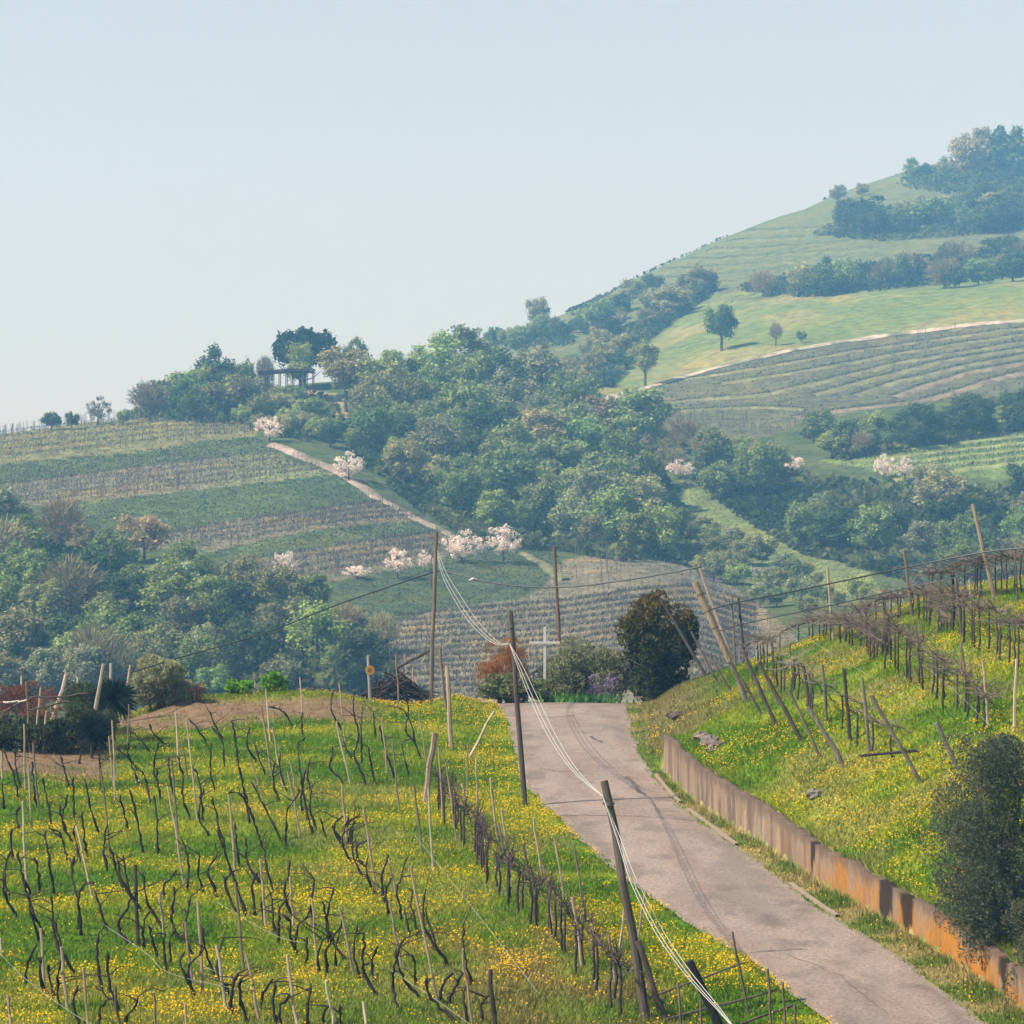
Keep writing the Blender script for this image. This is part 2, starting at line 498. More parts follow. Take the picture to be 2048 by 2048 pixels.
def build_hillside():
    cx = np.arange(-330, 1361, 3.5); u = np.linspace(math.log(168), math.log(1700), 520)
    PXg, U = np.meshgrid(cx, u)
    Y = np.exp(U); X = (PXg - 512) / F * Y
    Z = far_z(X, Y)
    PY = 512 - F * Z / Y
    wob = (fbm(X * 0.05, Y * 0.05, 51, 3) - 0.5) * 9
    qx, qy = PXg + wob, PY + (fbm(X * 0.06, Y * 0.06, 77, 3) - 0.5) * 6
    C = np.empty(Z.shape + (3,)); C[:] = (0.06, 0.085, 0.032)
    for k in ('hilltop', 'meadow', 'terraces', 'lowfield', 'brownridge', 'fieldA', 'bank1', 'fieldB', 'bank2', 'fieldC', 'bank3', 'fieldD', 'cherryslope', 'knoll', 'gully', 'ochrebank'):
        m = in_poly(qx, qy, POLY[k])
        near = Y < 800 if k not in ('hilltop', 'meadow', 'terraces', 'lowfield') else Y > 480
        C[m & near] = COVER[k]
    # mown, dry and weedy patches: the cover itself changes
    n = fbm(X * 0.035, Y * 0.02, 5, 4)
    dry = in_poly(qx, qy, POLY['meadow']) & (Y > 600)
    C = np.where(dry[..., None], mix(C, (0.21, 0.19, 0.075), sst(0.46, 0.66, n) * 0.7), C)
    C = mix(C, C * np.array([1.25, 1.1, 0.9]), sst(0.5, 0.75, fbm(X * 0.08, Y * 0.08, 8, 3)))
    fb = in_poly(qx, qy, POLY['fieldB']) & (Y < 800)
    C = np.where(fb[..., None], mix(C, (0.17, 0.20, 0.085), sst(180, 300, PXg)), C)
    nr, nc = Z.shape
    idx = np.arange(nr * nc).reshape(nr, nc)
    Q = np.stack([idx[:-1, :-1], idx[:-1, 1:], idx[1:, 1:], idx[1:, :-1]], -1).reshape(-1, 4)
    V = np.stack([X, Y, Z], -1).reshape(-1, 3)
    o = obj('hillside', np_mesh('hillside', V, Q, M_hill, C.reshape(-1, 3), True))
    tag(o, 'hazy terraced hillside of vineyards, meadows and woods', kind='structure')


build_hillside()


# ------------------------------------------------------------------ near ground, road, wall
def near_cover(x, y):
    px = 512 + F * x / y
    nb = fbm(x * 0.10, y * 0.50, 11, 4)
    n2 = fbm(x * 0.7, y * 0.7, 12, 4)
    n3 = fbm(x * 0.22, y * 0.22, 13, 4)
    A = (0.090, 0.185, 0.010); B = (0.235, 0.285, 0.020); S = (0.34, 0.30, 0.085)
    c = mix(np.broadcast_to(A, x.shape + (3,)), np.broadcast_to(B, x.shape + (3,)), sst(0.38, 0.62, nb * 0.6 + n2 * 0.4))
    c = mix(c, S, sst(0.55, 0.72, n3) * 0.42)
    fl = (0.10 + 0.90 * sst(0.44, 0.62, nb * 0.75 + n2 * 0.25)) * sst(0.3, 0.5, n2) * 0.8
    dl = xl(y) - x          # metres left of the road
    verge = sst(3.4, 0.9, dl) * (dl > 0)
    fl = np.maximum(fl, verge * sst(0.28, 0.5, n2) * 1.0)
    fl = np.maximum(fl, sst(99, 105, y) * (dl > 0) * (dl < 5) * 0.95)
    dryv = sst(1.0, 4.0, dl) * sst(9, 5, dl) * sst(72, 62, y)
    c = mix(c, (0.24, 0.16, 0.07), dryv * sst(0.35, 0.6, n2) * 0.6)
    # bare red-brown earth along the crest
    dirt = sst(60, 130, px) * sst(395, 345, px) * sst(101.5, 104, y + (n2 - 0.5) * 5) * sst(107.6, 105.6, y)
    dirt = np.maximum(dirt, sst(-40, 0, px) * sst(130, 90, px) * sst(88.5, 91, y + (n2 - 0.5) * 5))
    c = mix(c, (0.21, 0.135, 0.085), dirt * 0.95)
    fl = fl * (1 - dirt)
    # right verge and bank
    d = x - xw(y)
    vr = (x > xr(y)) & (d < 0.2)
    c = np.where(vr[..., None], mix(np.broadcast_to((0.12, 0.17, 0.03), x.shape + (3,)), (0.30, 0.25, 0.10), sst(0.4, 0.62, n2)), c)
    fl = np.where(vr, 0.06, fl)
    bank = d > 0.2
    cb = mix(np.broadcast_to((0.095, 0.185, 0.010), x.shape + (3,)), (0.24, 0.285, 0.022), sst(0.36, 0.62, n3 * 0.5 + n2 * 0.5))
    cb = mix(cb, (0.25, 0.22, 0.08), sst(0.56, 0.7, fbm(x * 0.35, y * 0.35, 21, 3)) * 0.5)
    olive = sst(91, 97, y) * sst(4, 1.5, d)
    cb = mix(cb, (0.21, 0.17, 0.075), olive * 0.8)
    c = np.where(bank[..., None], cb, c)
    fl = np.where(bank, sst(0.47, 0.63, fbm(x * 0.3, y * 0.35, 23, 4)) * 0.75, fl)
    return c, np.clip(fl, 0, 1), dirt


def build_near():
    # stretched grid, finest in the picture
    xs = np.concatenate([np.arange(-60, -24, 1.5), np.arange(-24, 26, 0.16), np.arange(26, 62, 1.5)])
    ys = np.concatenate([np.arange(14, 48, 1.0), np.arange(48, 116, 0.18), np.arange(116, 185, 1.5)])
    X, Y = np.meshgrid(xs, ys)
    Z = near_z(X, Y)
    onroad = sst(0.0, 0.12, X - xl(Y)) * sst(0.0, 0.12, xr(Y) - X)
    Z = Z - 0.10 * onroad
    C, _, _ = near_cover(X, Y)
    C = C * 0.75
    nr, nc = Z.shape
    idx = np.arange(nr * nc).reshape(nr, nc)
    Q = np.stack([idx[:-1, :-1], idx[:-1, 1:], idx[1:, 1:], idx[1:, :-1]], -1).reshape(-1, 4)
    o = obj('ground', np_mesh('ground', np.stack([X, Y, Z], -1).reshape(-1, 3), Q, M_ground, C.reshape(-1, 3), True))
    tag(o, 'grassy vineyard ground on both sides of the lane', kind='structure')


build_near()


def build_road():
    ys = np.arange(20, 122, 0.2); t = np.linspace(0, 1, 29)
    T, Y = np.meshgrid(t, ys)
    el = (fbm(ys * 0.8, ys * 0 + 3, 41, 4) - 0.5) * 0.30; er = (fbm(ys * 0.8, ys * 0 + 9, 43, 4) - 0.5) * 0.30
    L = (xl(ys) - 0.03 + el)[:, None]; R = (xr(ys) + 0.03 + er)[:, None]
    X = L + (R - L) * T
    crown = 0.05 * (1 - (2 * T - 1) ** 2)
    Z = -H0 + SLOPE * Y
    q = np.maximum(Y - 106, 0)
    Z = Z - np.where(q < 26, 0.0096 * q * q, 0.0096 * 676 + 0.5 * (q - 26)) + 0.012 + crown
    base = np.broadcast_to((0.198, 0.148, 0.118), X.shape + (3,))
    n = fbm(X * 0.9, Y * 0.35, 61, 4); n2 = fbm(X * 3, Y * 2, 62, 3)
    c = mix(base, np.array((0.24, 0.186, 0.15)), sst(0.4, 0.65, n))
    c = mix(c, np.array((0.125, 0.098, 0.085)), sst(0.55, 0.72, fbm(X * 0.5, Y * 0.16, 64, 4)) * 0.55)
    c = mix(c, np.array((0.11, 0.086, 0.072)), sst(0.54, 0.70, fbm(X * 1.3, Y * 0.9, 66, 4)) * 0.55)
    c = mix(c, np.array((0.29, 0.23, 0.185)), sst(0.6, 0.75, fbm(X * 2.2, Y * 1.6, 67, 4)) * 0.4)
    for tr in (0.28, 0.70):     # polished wheel tracks
        c = mix(c, np.array((0.225, 0.18, 0.156)), np.exp(-((T - tr) / 0.09) ** 2) * 0.45)
    c = mix(c, np.array((0.25, 0.20, 0.15)), (sst(0.07, 0.0, T + (n2 - 0.5) * 0.08) + sst(0.93, 1.0, T + (n2 - 0.5) * 0.08)) * 0.6)
    c = mix(c, np.array((0.19, 0.14, 0.12)), sst(102, 108, Y + (n - 0.5) * 12) * (sst(0.75, 0.98, T) + sst(0.2, 0.0, T)) * 0.7)
    nr, nc = X.shape
    idx = np.arange(nr * nc).reshape(nr, nc)
    Q = np.stack([idx[:-1, :-1], idx[:-1, 1:], idx[1:, 1:], idx[1:, :-1]], -1).reshape(-1, 4)
    road = obj('road', np_mesh('road', np.stack([X, Y, Z], -1).reshape(-1, 3), Q, M_road, c.reshape(-1, 3), True))
    tag(road, 'narrow pinkish grey asphalt lane climbing to the crest', kind='structure')

    def zroad(x, y):
        tt = np.clip((x - xl(y)) / (xr(y) - xl(y)), 0, 1)
        q = max(y - 106, 0)
        return -H0 + SLOPE * y - 0.0096 * q * q + 0.012 + 0.05 * (1 - (2 * tt - 1) ** 2)

    def crack(pts, w, seed):
        r = np.random.default_rng(seed)
        pp = np.array(pts, float); D = D_of(pp[:, 1]) ; x = (pp[:, 0] - 512) / F * D
        s = np.linspace(0, len(pp) - 1, 30 * (len(pp) - 1))
        xx = np.interp(s, range(len(pp)), x) + (fbm(s * 4, s * 0, seed, 3) - 0.5) * 0.18
        yy = np.interp(s, range(len(pp)), D) + (fbm(s * 4, s * 0 + 5, seed, 3) - 0.5) * 0.18
        ww = w * (0.5 + r.random(len(s)))
        dx = np.gradient(xx); dy = np.gradient(yy); l = np.hypot(dx, dy) + 1e-9
        nx, ny = -dy / l, dx / l
        V = []
        for i in range(len(s)):
            for sg in (-1, 1):
                a = xx[i] + sg * nx[i] * ww[i]; b = yy[i] + sg * ny[i] * ww[i]
                V.append((a, b, zroad(a, b) + 0.005))
        Q = [(2 * i, 2 * i + 1, 2 * i + 3, 2 * i + 2) for i in range(len(s) - 1)]
        obj('crack', np_mesh('crack', np.array(V), np.array(Q), M_crack), road)
    c6 = lambda *a: [cc(6, *p) for p in a]
    crack(c6((520, 425), (780, 432), (1060, 440), (1250, 452), (1440, 462)), 0.030, 1)
    crack(c6((1770, 1312), (1930, 1306)) + [cc(8, 620, 1305), cc(8, 800, 1300)], 0.03, 3)
    crack(c6((970, 180), (1010, 215), (1035, 240), (1060, 285), (1100, 292)), 0.06, 4)
    crack(c6((400, 125), (560, 150), (700, 148)), 0.03, 5)
    crack([cc(8, 700, 1320), cc(8, 980, 1440), cc(8, 1230, 1640)], 0.010, 8)
    crack([cc(5, 700, 1240), cc(5, 830, 1250), cc(5, 960, 1235)], 0.05, 9)
    crack([cc(5, 1060, 1370), cc(5, 1140, 1410)], 0.06, 10)
    # pale concrete edging, broken in places
    for k, (y0, y1) in enumerate(((84, 90), (76.5, 83), (66.5, 71))):
        yy = np.arange(y0, y1, 0.25); V = []
        for y in yy:
            x0 = float(xr(y)) + 0.07
            for dx, dz in ((0, -0.05), (0, 0.055), (0.10, 0.055), (0.10, -0.05)):
                V.append((x0 + dx, y, zroad(x0, y) + dz))
        n = len(yy); Q = [(4 * i + j, 4 * i + j + 1, 4 * i + j + 5, 4 * i + j + 4) for i in range(n - 1) for j in range(3)]
        me = np_mesh('edging', np.array(V), np.array(Q), M_wall, np.broadcast_to((0.24, 0.19, 0.145), (len(V), 3)))
        obj('edging', me, road)


build_road()


def build_wall():
    s = np.arange(46.0, 90.4, 0.10)
    x = xw(s) + 0.0
    nz = 14
    h = hw(np.minimum(s, 89.5)) + (fbm(s * 1.3, s * 0, 71, 4) - 0.5) * 0.16 + (fbm(s * 6, s * 0, 72, 3) - 0.5) * 0.10 + 0.01
    zb = -H0 + SLOPE * s - 0.12
    V, C = [], []
    vv = np.linspace(0, 1, nz)
    S2, VV = np.meshgrid(s, vv, indexing='ij')
    streak = fbm(S2 * 2.6, VV * 0.35, 81, 4); fine = fbm(S2 * 7, VV * 0.7, 83, 3); blot = fbm(S2 * 0.6, VV * 1.4, 85, 4)
    c = mix(np.broadcast_to((0.205, 0.145, 0.098), S2.shape + (3,)), np.array((0.12, 0.088, 0.068)), sst(0.42, 0.62, streak))
    c = mix(c, np.array((0.29, 0.22, 0.15)), sst(0.55, 0.7, fine) * 0.6)
    org = sst(77, 60.0, S2 + (fbm(S2 * 0.9, VV * 0.3, 87, 4) - 0.5) * 22)
    c = mix(c, np.array((0.34, 0.145, 0.016)), org * sst(0.34, 0.55, streak * 0.5 + (1 - VV) * 0.25 + blot * 0.25) * 0.95)
    c = mix(c, np.array((0.17, 0.09, 0.04)), org * sst(0.6, 0.72, fine) * 0.6)
    c = mix(c, np.array((0.09, 0.062, 0.05)), sst(0.72, 1.0, VV + (fine - 0.5) * 0.5) * 0.7)
    for s0, w, d in ((66.0, 0.42, 0.75), (64.6, 0.26, 0.7), (57.9, 0.2, 0.6), (71.5, 0.16, 0.35), (54.5, 0.2, 0.6)):   # soot-black seep stains
        drip = fbm(S2 * 9, S2 * 0 + 2, 99, 3)
        k = np.exp(-((S2 - s0) / (w * 1.3)) ** 2) * sst(1 - d - 0.25, 1 - d + 0.25, VV + (drip - 0.5) * 0.9)
        k = sst(0.28, 0.62, k + (fbm(S2 * 5, VV * 1.2, 98, 4) - 0.5) * 0.9 * (k > 0.02))
        c = mix(c, np.array((0.02, 0.014, 0.01)), k * 0.95)
    n = len(s)
    P_, K = [], []
    jog = (fbm(s * 3, s * 0, 91, 3) - 0.5) * 0.05
    for j in range(nz):
        P_.append(np.stack([x + jog * (vv[j]) , s, zb + (h + 0.12) * vv[j]], -1)); K.append(c[:, j])
    top = K[-1] * 0.8
    P_.append(np.stack([x + 0.20, s, zb + 0.12 + h + (fbm(s * 2, s * 0 + 3, 95, 3) - 0.5) * 0.08], -1)); K.append(top)
    P_.append(np.stack([x + 0.22, s, zb], -1)); K.append(top)
    Vn = np.stack(P_, 1).reshape(-1, 3); Cn = np.stack(K, 1).reshape(-1, 3)
    m = len(P_)
    Q = [(i * m + j, i * m + j + 1, (i + 1) * m + j + 1, (i + 1) * m + j) for i in range(n - 1) for j in range(m - 1)]
    e = (n - 1) * m
    Q += [(e + j, e + j + 1, e + m - 2, e + m - 1) for j in range(0, nz - 1)]
    o = obj('retaining_wall', np_mesh('retaining_wall', Vn, np.array(Q), M_wall, Cn))
    tag(o, 'long concrete retaining wall beside the lane, streaked grey and rusty orange', 'wall')


build_wall()


# grass and flowers ------------------------------------------------
def build_grass():
    N = 800000
    y = 50 + 64 * rng.random(N) ** 1.15
    px = -220 + 1500 * rng.random(N)
    x = (px - 512) / F * y
    creep = 0.28 * fbm(y * 1.7, y * 0 + 4, 201, 4) * (x < xl(y) + 1) + 0.28 * fbm(y * 1.7, y * 0 + 8, 202, 4) * (x > xl(y) + 1)
    keep = ~((x > xl(y) - 0.05 + creep) & (x < xr(y) + 0.05 - creep)) & ~((x > xw(y) - 0.05) & (x < xw(y) + 0.13) & (y < 90.3))
    x, y = x[keep], y[keep]
    c, fl, dirt = near_cover(x, y)
    keep = rng.random(len(x)) > dirt * 0.93
    x, y, c, fl = x[keep], y[keep], c[keep], fl[keep]
    n = len(x)
    z = near_z(x, y) - 0.02
    tall = 0.55 + 0.9 * fbm(x * 0.5, y * 0.5, 101, 3)
    edge = np.minimum(np.abs(x - xl(y)), np.abs(x - xr(y)))
    tall = tall * (0.55 + 0.45 * sst(0.1, 1.0, edge))
    h = (0.065 + 0.115 * rng.random(n)) * tall
    a = rng.random(n) * 2 * math.pi
    w = 0.014 + 0.016 * rng.random(n)
    lean = h * (0.2 + 0.6 * rng.random(n)); la = rng.random(n) * 2 * math.pi
    lip = (x > xw(y) + 0.1) & (x < xw(y) + 0.3) & (y < 90.3) & (rng.random(n) < 0.7)      # grass hanging over the wall head
    h = np.where(lip, h * 1.25, h); lean = np.where(lip, h * 0.9, lean); la = np.where(lip, math.pi + rng.normal(size=n) * 1.0, la)
    foot = (x > xw(y) - 0.35) & (x < xw(y)) & (y < 90.3)
    h = np.where(foot, h * 1.5, h)
    dx, dy = np.cos(a) * w, np.sin(a) * w
    V = np.empty((n, 3, 3))
    V[:, 0] = np.stack([x - dx, y - dy, z], -1); V[:, 1] = np.stack([x + dx, y + dy, z], -1)
    V[:, 2] = np.stack([x + np.cos(la) * lean, y + np.sin(la) * lean, z + h], -1)
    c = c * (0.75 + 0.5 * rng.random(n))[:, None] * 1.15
    straw = rng.random(n) < 0.10
    c[straw] = c[straw] * 0.4 + np.array((0.30, 0.26, 0.11)) * 0.6
    C = np.repeat(c[:, None, :], 3, 1)
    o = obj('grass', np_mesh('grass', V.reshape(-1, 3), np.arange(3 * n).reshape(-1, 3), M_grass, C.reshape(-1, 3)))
    tag(o, 'spring grass growing between the vines and on the bank', 'grass', kind='stuff')
    # flowers
    N = 760000
    y = 50 + 62 * rng.random(N) ** 1.1
    px = -200 + 1460 * rng.random(N)
    x = (px - 512) / F * y
    keep = ~((x > xl(y) - 0.02) & (x < xr(y) + 0.1)) & ~((x > xw(y) - 0.1) & (x < xw(y) + 0.2) & (y < 90.3))
    x, y = x[keep], y[keep]
    _, fl, _ = near_cover(x, y)
    clump = 0.10 + 0.90 * sst(0.34, 0.60, fbm(x * 1.6, y * 1.6, 111, 3))
    keep = rng.random(len(x)) < fl * clump * 0.62
    x, y = x[keep], y[keep]; n = len(x)
    z = near_z(x, y) + 0.06 + 0.16 * rng.random(n)
    r = 0.011 + 0.015 * rng.random(n)
    nrm = rng.normal(size=(n, 3)) * 0.5 + np.array([0, -0.35, 1.0]); nrm /= np.linalg.norm(nrm, axis=1)[:, None]
    u = np.cross(nrm, rng.normal(size=(n, 3))); u /= np.linalg.norm(u, axis=1)[:, None]
    v = np.cross(nrm, u)
    c0 = np.stack([x, y, z], -1)
    V = np.stack([c0 + u * r[:, None], c0 + v * r[:, None], c0 - u * r[:, None], c0 - v * r[:, None]], 1)
    col = np.array((0.80, 0.50, 0.012)) * (0.75 + 0.4 * rng.random(n))[:, None]
    C = np.repeat(col[:, None, :], 4, 1)
    o = obj('yellow_flowers', np_mesh('yellow_flowers', V.reshape(-1, 3), np.arange(4 * n).reshape(-1, 4), M_petal, C.reshape(-1, 3)))
    tag(o, 'small yellow dandelion flowers carpeting the vineyard grass', 'flowers', kind='stuff')


build_grass()

# ------------------------------------------------------------------ trees of the far slopes
def crown_mesh(kind, seed):
    r = np.random.default_rng(seed)
    if kind == 'round':      n, cl, cr, ls, ext, zc = 5200, 46, (0.13, 0.33), 0.048, (0.84, 0.84, 0.88), 0.0
    elif kind == 'tall':     n, cl, cr, ls, ext, zc = 5200, 50, (0.12, 0.28), 0.046, (0.68, 0.68, 1.05), 0.0
    elif kind == 'shrub':    n, cl, cr, ls, ext, zc = 3600, 34, (0.16, 0.36), 0.062, (0.92, 0.92, 0.62), 0.0
    elif kind == 'airy':     n, cl, cr, ls, ext, zc = 2600, 60, (0.08, 0.20), 0.036, (0.88, 0.88, 0.82), 0.0
    elif kind == 'umbrella': n, cl, cr, ls, ext, zc = 7000, 60, (0.18, 0.28), 0.050, (0.88, 0.88, 0.60), 0.0
    else:                    n, cl, cr, ls, ext, zc = 2200, 30, (0.15, 0.25), 0.075, (0.55, 0.55, 1.0), 0.0
    d = r.normal(size=(cl, 3)); d /= np.linalg.norm(d, axis=1)[:, None]
    rad = 0.30 + 0.70 * r.random(cl) ** 0.6
    if kind == 'umbrella': d[:, 2] = np.abs(d[:, 2]) * 1.0 - 0.25
    cen = d * rad[:, None] * np.array(ext)
    if kind == 'conifer':
        zz = r.random(cl); cen = np.stack([r.normal(size=cl) * 0.35 * (1.05 - zz), r.normal(size=cl) * 0.35 * (1.05 - zz), zz * 1.8 - 0.85], -1)
    crr = cr[0] + (cr[1] - cr[0]) * r.random(cl)
    k = r.choice(cl, n, p=crr ** 2 / (crr ** 2).sum())
    nd = r.normal(size=(n, 3)); nd[:, 2] += 0.35; nd /= np.linalg.norm(nd, axis=1)[:, None]
    pos = cen[k] + nd * (crr[k] * (0.55 + 0.6 * r.random(n)))[:, None] * (1 + (0.04 if kind == 'umbrella' else 0.25) * r.normal(size=(n, 1)))
    nr = nd + r.normal(size=(n, 3)) * 0.55; nr /= np.linalg.norm(nr, axis=1)[:, None]
    u = np.cross(nr, r.normal(size=(n, 3))); u /= np.linalg.norm(u, axis=1)[:, None]
    v = np.cross(nr, u)
    s = ls * (0.5 + 0.9 * r.random(n))[:, None]; s2 = s * (0.6 + 0.5 * r.random(n))[:, None]
    V = np.stack([pos - u * s, pos - v * s2, pos + u * s, pos + v * s2], 1)
    clv = 0.85 + 0.35 * r.random(cl)
    var = clv[k] * (0.75 + 0.5 * r.random(n))
    C = np.repeat(np.repeat(var[:, None, None], 4, 1), 3, 2)
    return V.reshape(-1, 3), np.arange(4 * n).reshape(-1, 4), C.reshape(-1, 3)


def bare_crown(seed):
    r = np.random.default_rng(seed); n = 1500
    d = r.normal(size=(n, 3)); d /= np.linalg.norm(d, axis=1)[:, None]
    d[:, 2] = d[:, 2] * 0.9 + 0.1
    p0 = d * (0.25 + 0.62 * r.random(n) ** 0.7)[:, None]
    ax = d * 0.9 + np.array([0, 0, 0.6]) + r.normal(size=(n, 3)) * 0.45; ax /= np.linalg.norm(ax, axis=1)[:, None]
    sd = np.cross(ax, r.normal(size=(n, 3))); sd /= np.linalg.norm(sd, axis=1)[:, None]
    L = (0.14 + 0.22 * r.random(n))[:, None]; W = 0.016 + 0.012 * r.random((n, 1))
    V = np.stack([p0 - sd * W, p0 + sd * W, p0 + ax * L + sd * W * 0.3, p0 + ax * L - sd * W * 0.3], 1)
    C = np.repeat(np.repeat((0.6 + 0.8 * r.random(n))[:, None, None], 4, 1), 3, 2)
    return V.reshape(-1, 3), np.arange(4 * n).reshape(-1, 4), C.reshape(-1, 3)


PROTO = {'bare': [np_mesh('crown_bare', *(lambda t: (t[0], t[1], M_leaf, t[2]))(bare_crown(700 + i))) for i in range(4)]}
for kind, cnt in (('round', 6), ('tall', 5), ('shrub', 5), ('airy', 4), ('umbrella', 1), ('conifer', 3)):
    PROTO[kind] = []
    for i in range(cnt):
        V, Q, C = crown_mesh(kind, 1000 + i * 7 + len(kind))
        PROTO[kind].append(np_mesh('crown_' + kind, V, Q, M_needle if kind in ('umbrella', 'conifer') else M_leaf, C))


def trunk_mesh(seed, kind):
    """unit trunk: from z=0 to the crown centre at z=1, with limbs reaching into the crown"""
    r = np.random.default_rng(seed); m = MB()
    n = 6
    z = np.linspace(-0.05, 1.0, n)
    pts = np.stack([np.cumsum(r.normal(size=n) * 0.02), np.cumsum(r.normal(size=n) * 0.02), z], -1)
    m.tube(pts, np.linspace(0.055, 0.025, n), 6)
    for i in range(5 if kind != 'bare' else 14):
        a = r.random() * 6.28; z0 = 0.45 + 0.4 * r.random(); L = 0.35 + 0.3 * r.random()
        p0 = np.array([0, 0, z0]); p2 = p0 + np.array([math.cos(a) * L, math.sin(a) * L, 0.3 + 0.4 * r.random()])
        p1 = (p0 + p2) / 2 + np.array([math.cos(a) * 0.06, math.sin(a) * 0.06, -0.05])
        m.tube([p0, p1, p2], [0.022, 0.015, 0.006], 4)
    return m.mesh('trunk', M_bark)


TRUNKS = [trunk_mesh(50 + i, 'n') for i in range(4)]
_tc = [0]


def tree(px, py, h, w, kind, color, label, name='tree', cat='tree', group=None, D=None, trunk=True, low=0.12, bark=(0.09, 0.075, 0.06)):
    """px,py: foot of the tree; h,w its size (both in pixels at its distance)"""
    _tc[0] += 1; i = _tc[0]
    r = np.random.default_rng(9000 + i)
    if D is None:
        b = gpt(px, py, True)
    else:
        x = (px - 512) / F * D; b = np.array([x, D, float(far_z(np.array([x]), np.array([D]))[0])])
    s = b[1] / F; H = h * s; W = w * s
    if D is not None: H = max((512 - (py - h)) * s - b[2], H * 0.7)
    e = empty(name, tuple(b), label, cat, group)
    ch = H * (1 - low); zc = H - ch / 2
    me = PROTO[kind][int(r.integers(len(PROTO[kind])))]
    hz = {'round': 1.12, 'tall': 1.22, 'shrub': 0.88, 'airy': 0.92, 'bare': 1.0, 'umbrella': 0.62, 'conifer': 1.02}[kind]
    wx = {'round': 1.06, 'tall': 0.90, 'shrub': 1.12, 'airy': 0.97, 'bare': 1.0, 'umbrella': 1.08, 'conifer': 0.62}[kind]
    c = obj('crown', me, e, (0, 0, zc), color)
    c.scale = (W / 2 / wx, W / 2 / wx, ch / 2 / hz)
    c.rotation_euler = (0, 0, r.random() * 6.28)
    if trunk:
        t = obj('trunk', TRUNKS[i % 4], e, (0, 0, 0), bark)
        k = max(H * 0.75, 0.5)
        t.scale = (k * 0.9, k * 0.9, zc)
    return e


def jit(c, r, a=0.30):
    f = 1 + (r.random() - 0.5) * 2 * a
    g = 1 + (r.random(3) - 0.5) * 0.14
    return tuple(np.clip(np.array(c) * f * g, 0.005, 1))


DARK = (0.068, 0.105, 0.042); MID = (0.178, 0.238, 0.075); LIME = (0.27, 0.33, 0.092); OLIVE = (0.26, 0.262, 0.112)
TAN = (0.28, 0.25, 0.12); PINK = (0.80, 0.68, 0.60); PALE = (0.25, 0.275, 0.14); BROWN = (0.27, 0.235, 0.12)
CN = {DARK: 'dark green', MID: 'mid green', LIME: 'bright green', OLIVE: 'olive green', TAN: 'tan budding', PALE: 'pale grey-green', BROWN: 'bare brownish'}

# trees that stand out, one by one
tree(305, 386, 58, 82, 'umbrella', (0.018, 0.034, 0.022), 'dark umbrella pine with a domed crown rising behind the hilltop pergola', 'pine_tree', 'pine', D=635, low=0.16)
tree(301, 384, 45, 36, 'round', (0.27, 0.34, 0.09), 'bright green round tree standing directly before the dark umbrella pine', D=617, low=0.22)
tree(346, 412, 70, 64, 'round', (0.30, 0.27, 0.11), 'big yellowish budding tree on the ochre bank beside the pergola', low=0.25)
tree(355, 395, 64, 34, 'round', MID, 'green round tree top showing above the big yellowish budding tree', D=640)
tree(392, 392, 44, 32, 'round', LIME, 'fresh green tree on the skyline between yellowish tree and wood', D=650)
tree(216, 395, 50, 48, 'tall', DARK, 'tallest dark evergreen on the ridge below the pergola', D=615)
tree(205, 396, 36, 22, 'tall', LIME, 'light green tree leaning on the tallest dark ridge evergreen', D=612)
tree(246, 389, 33, 23, 'round', MID, 'small green tree at the end of the pergola', D=617, low=0.25)
tree(265, 386, 31, 20, 'bare', (0.22, 0.19, 0.15), 'bare twiggy tree between small green tree and umbrella pine', D=630)
tree(150, 416, 34, 46, 'bare', (0.20, 0.17, 0.11), 'wide bare thicket on the ridge above the top vineyard', 'shrub', 'shrub', D=618)
tree(98, 425, 29, 28, 'airy', (0.16, 0.15, 0.08), 'round half-leafed tree alone on the low ridge', D=620)
tree(123, 424, 16, 16, 'shrub', LIME, 'small bright green shrub beside the bare ridge thicket', 'shrub', 'shrub', D=615)
tree(52, 428, 16, 24, 'shrub', DARK, 'dark shrub at the low end of the ridge', 'shrub', 'shrub', D=616)
tree(72, 428, 17, 18, 'shrub', DARK, 'dark shrub next to the half-leafed ridge tree', 'shrub', 'shrub', D=614)
tree(722, 351, 50, 39, 'round', (0.08, 0.15, 0.045), 'single dark green tree in the upper meadow casting a shadow', low=0.16)
tree(645, 387, 50, 41, 'round', (0.24, 0.27, 0.08), 'single olive tree with bare trunk at the end of the farm track', low=0.28)
tree(538, 321, 27, 27, 'round', OLIVE, 'small round tree alone on the far hill skyline', D=955)
tree(776, 346, 24, 14, 'bare', BROWN, 'thin bare tree in the upper meadow', low=0.2)
tree(802, 343, 14, 13, 'shrub', MID, 'small green bush beside the thin bare meadow tree', 'shrub', 'shrub')
tree(144, 562, 50, 64, 'round', (0.40, 0.31, 0.17), 'large tan budding tree above the lower wood', low=0.1)
tree(83, 563, 44, 30, 'round', TAN, 'smaller tan budding tree beside the large tan tree', low=0.1)
tree(832, 458, 27, 36, 'shrub', LIME, 'bright lime green bush below the dark hedgerow', 'shrub', 'shrub')
tree(862, 457, 26, 24, 'bare', BROWN, 'bare brown tree at the edge of the striped low field')
tree(755, 581, 15, 18, 'shrub', (0.42, 0.42, 0.34), 'whitish round bush in the green gully', 'shrub', 'shrub')
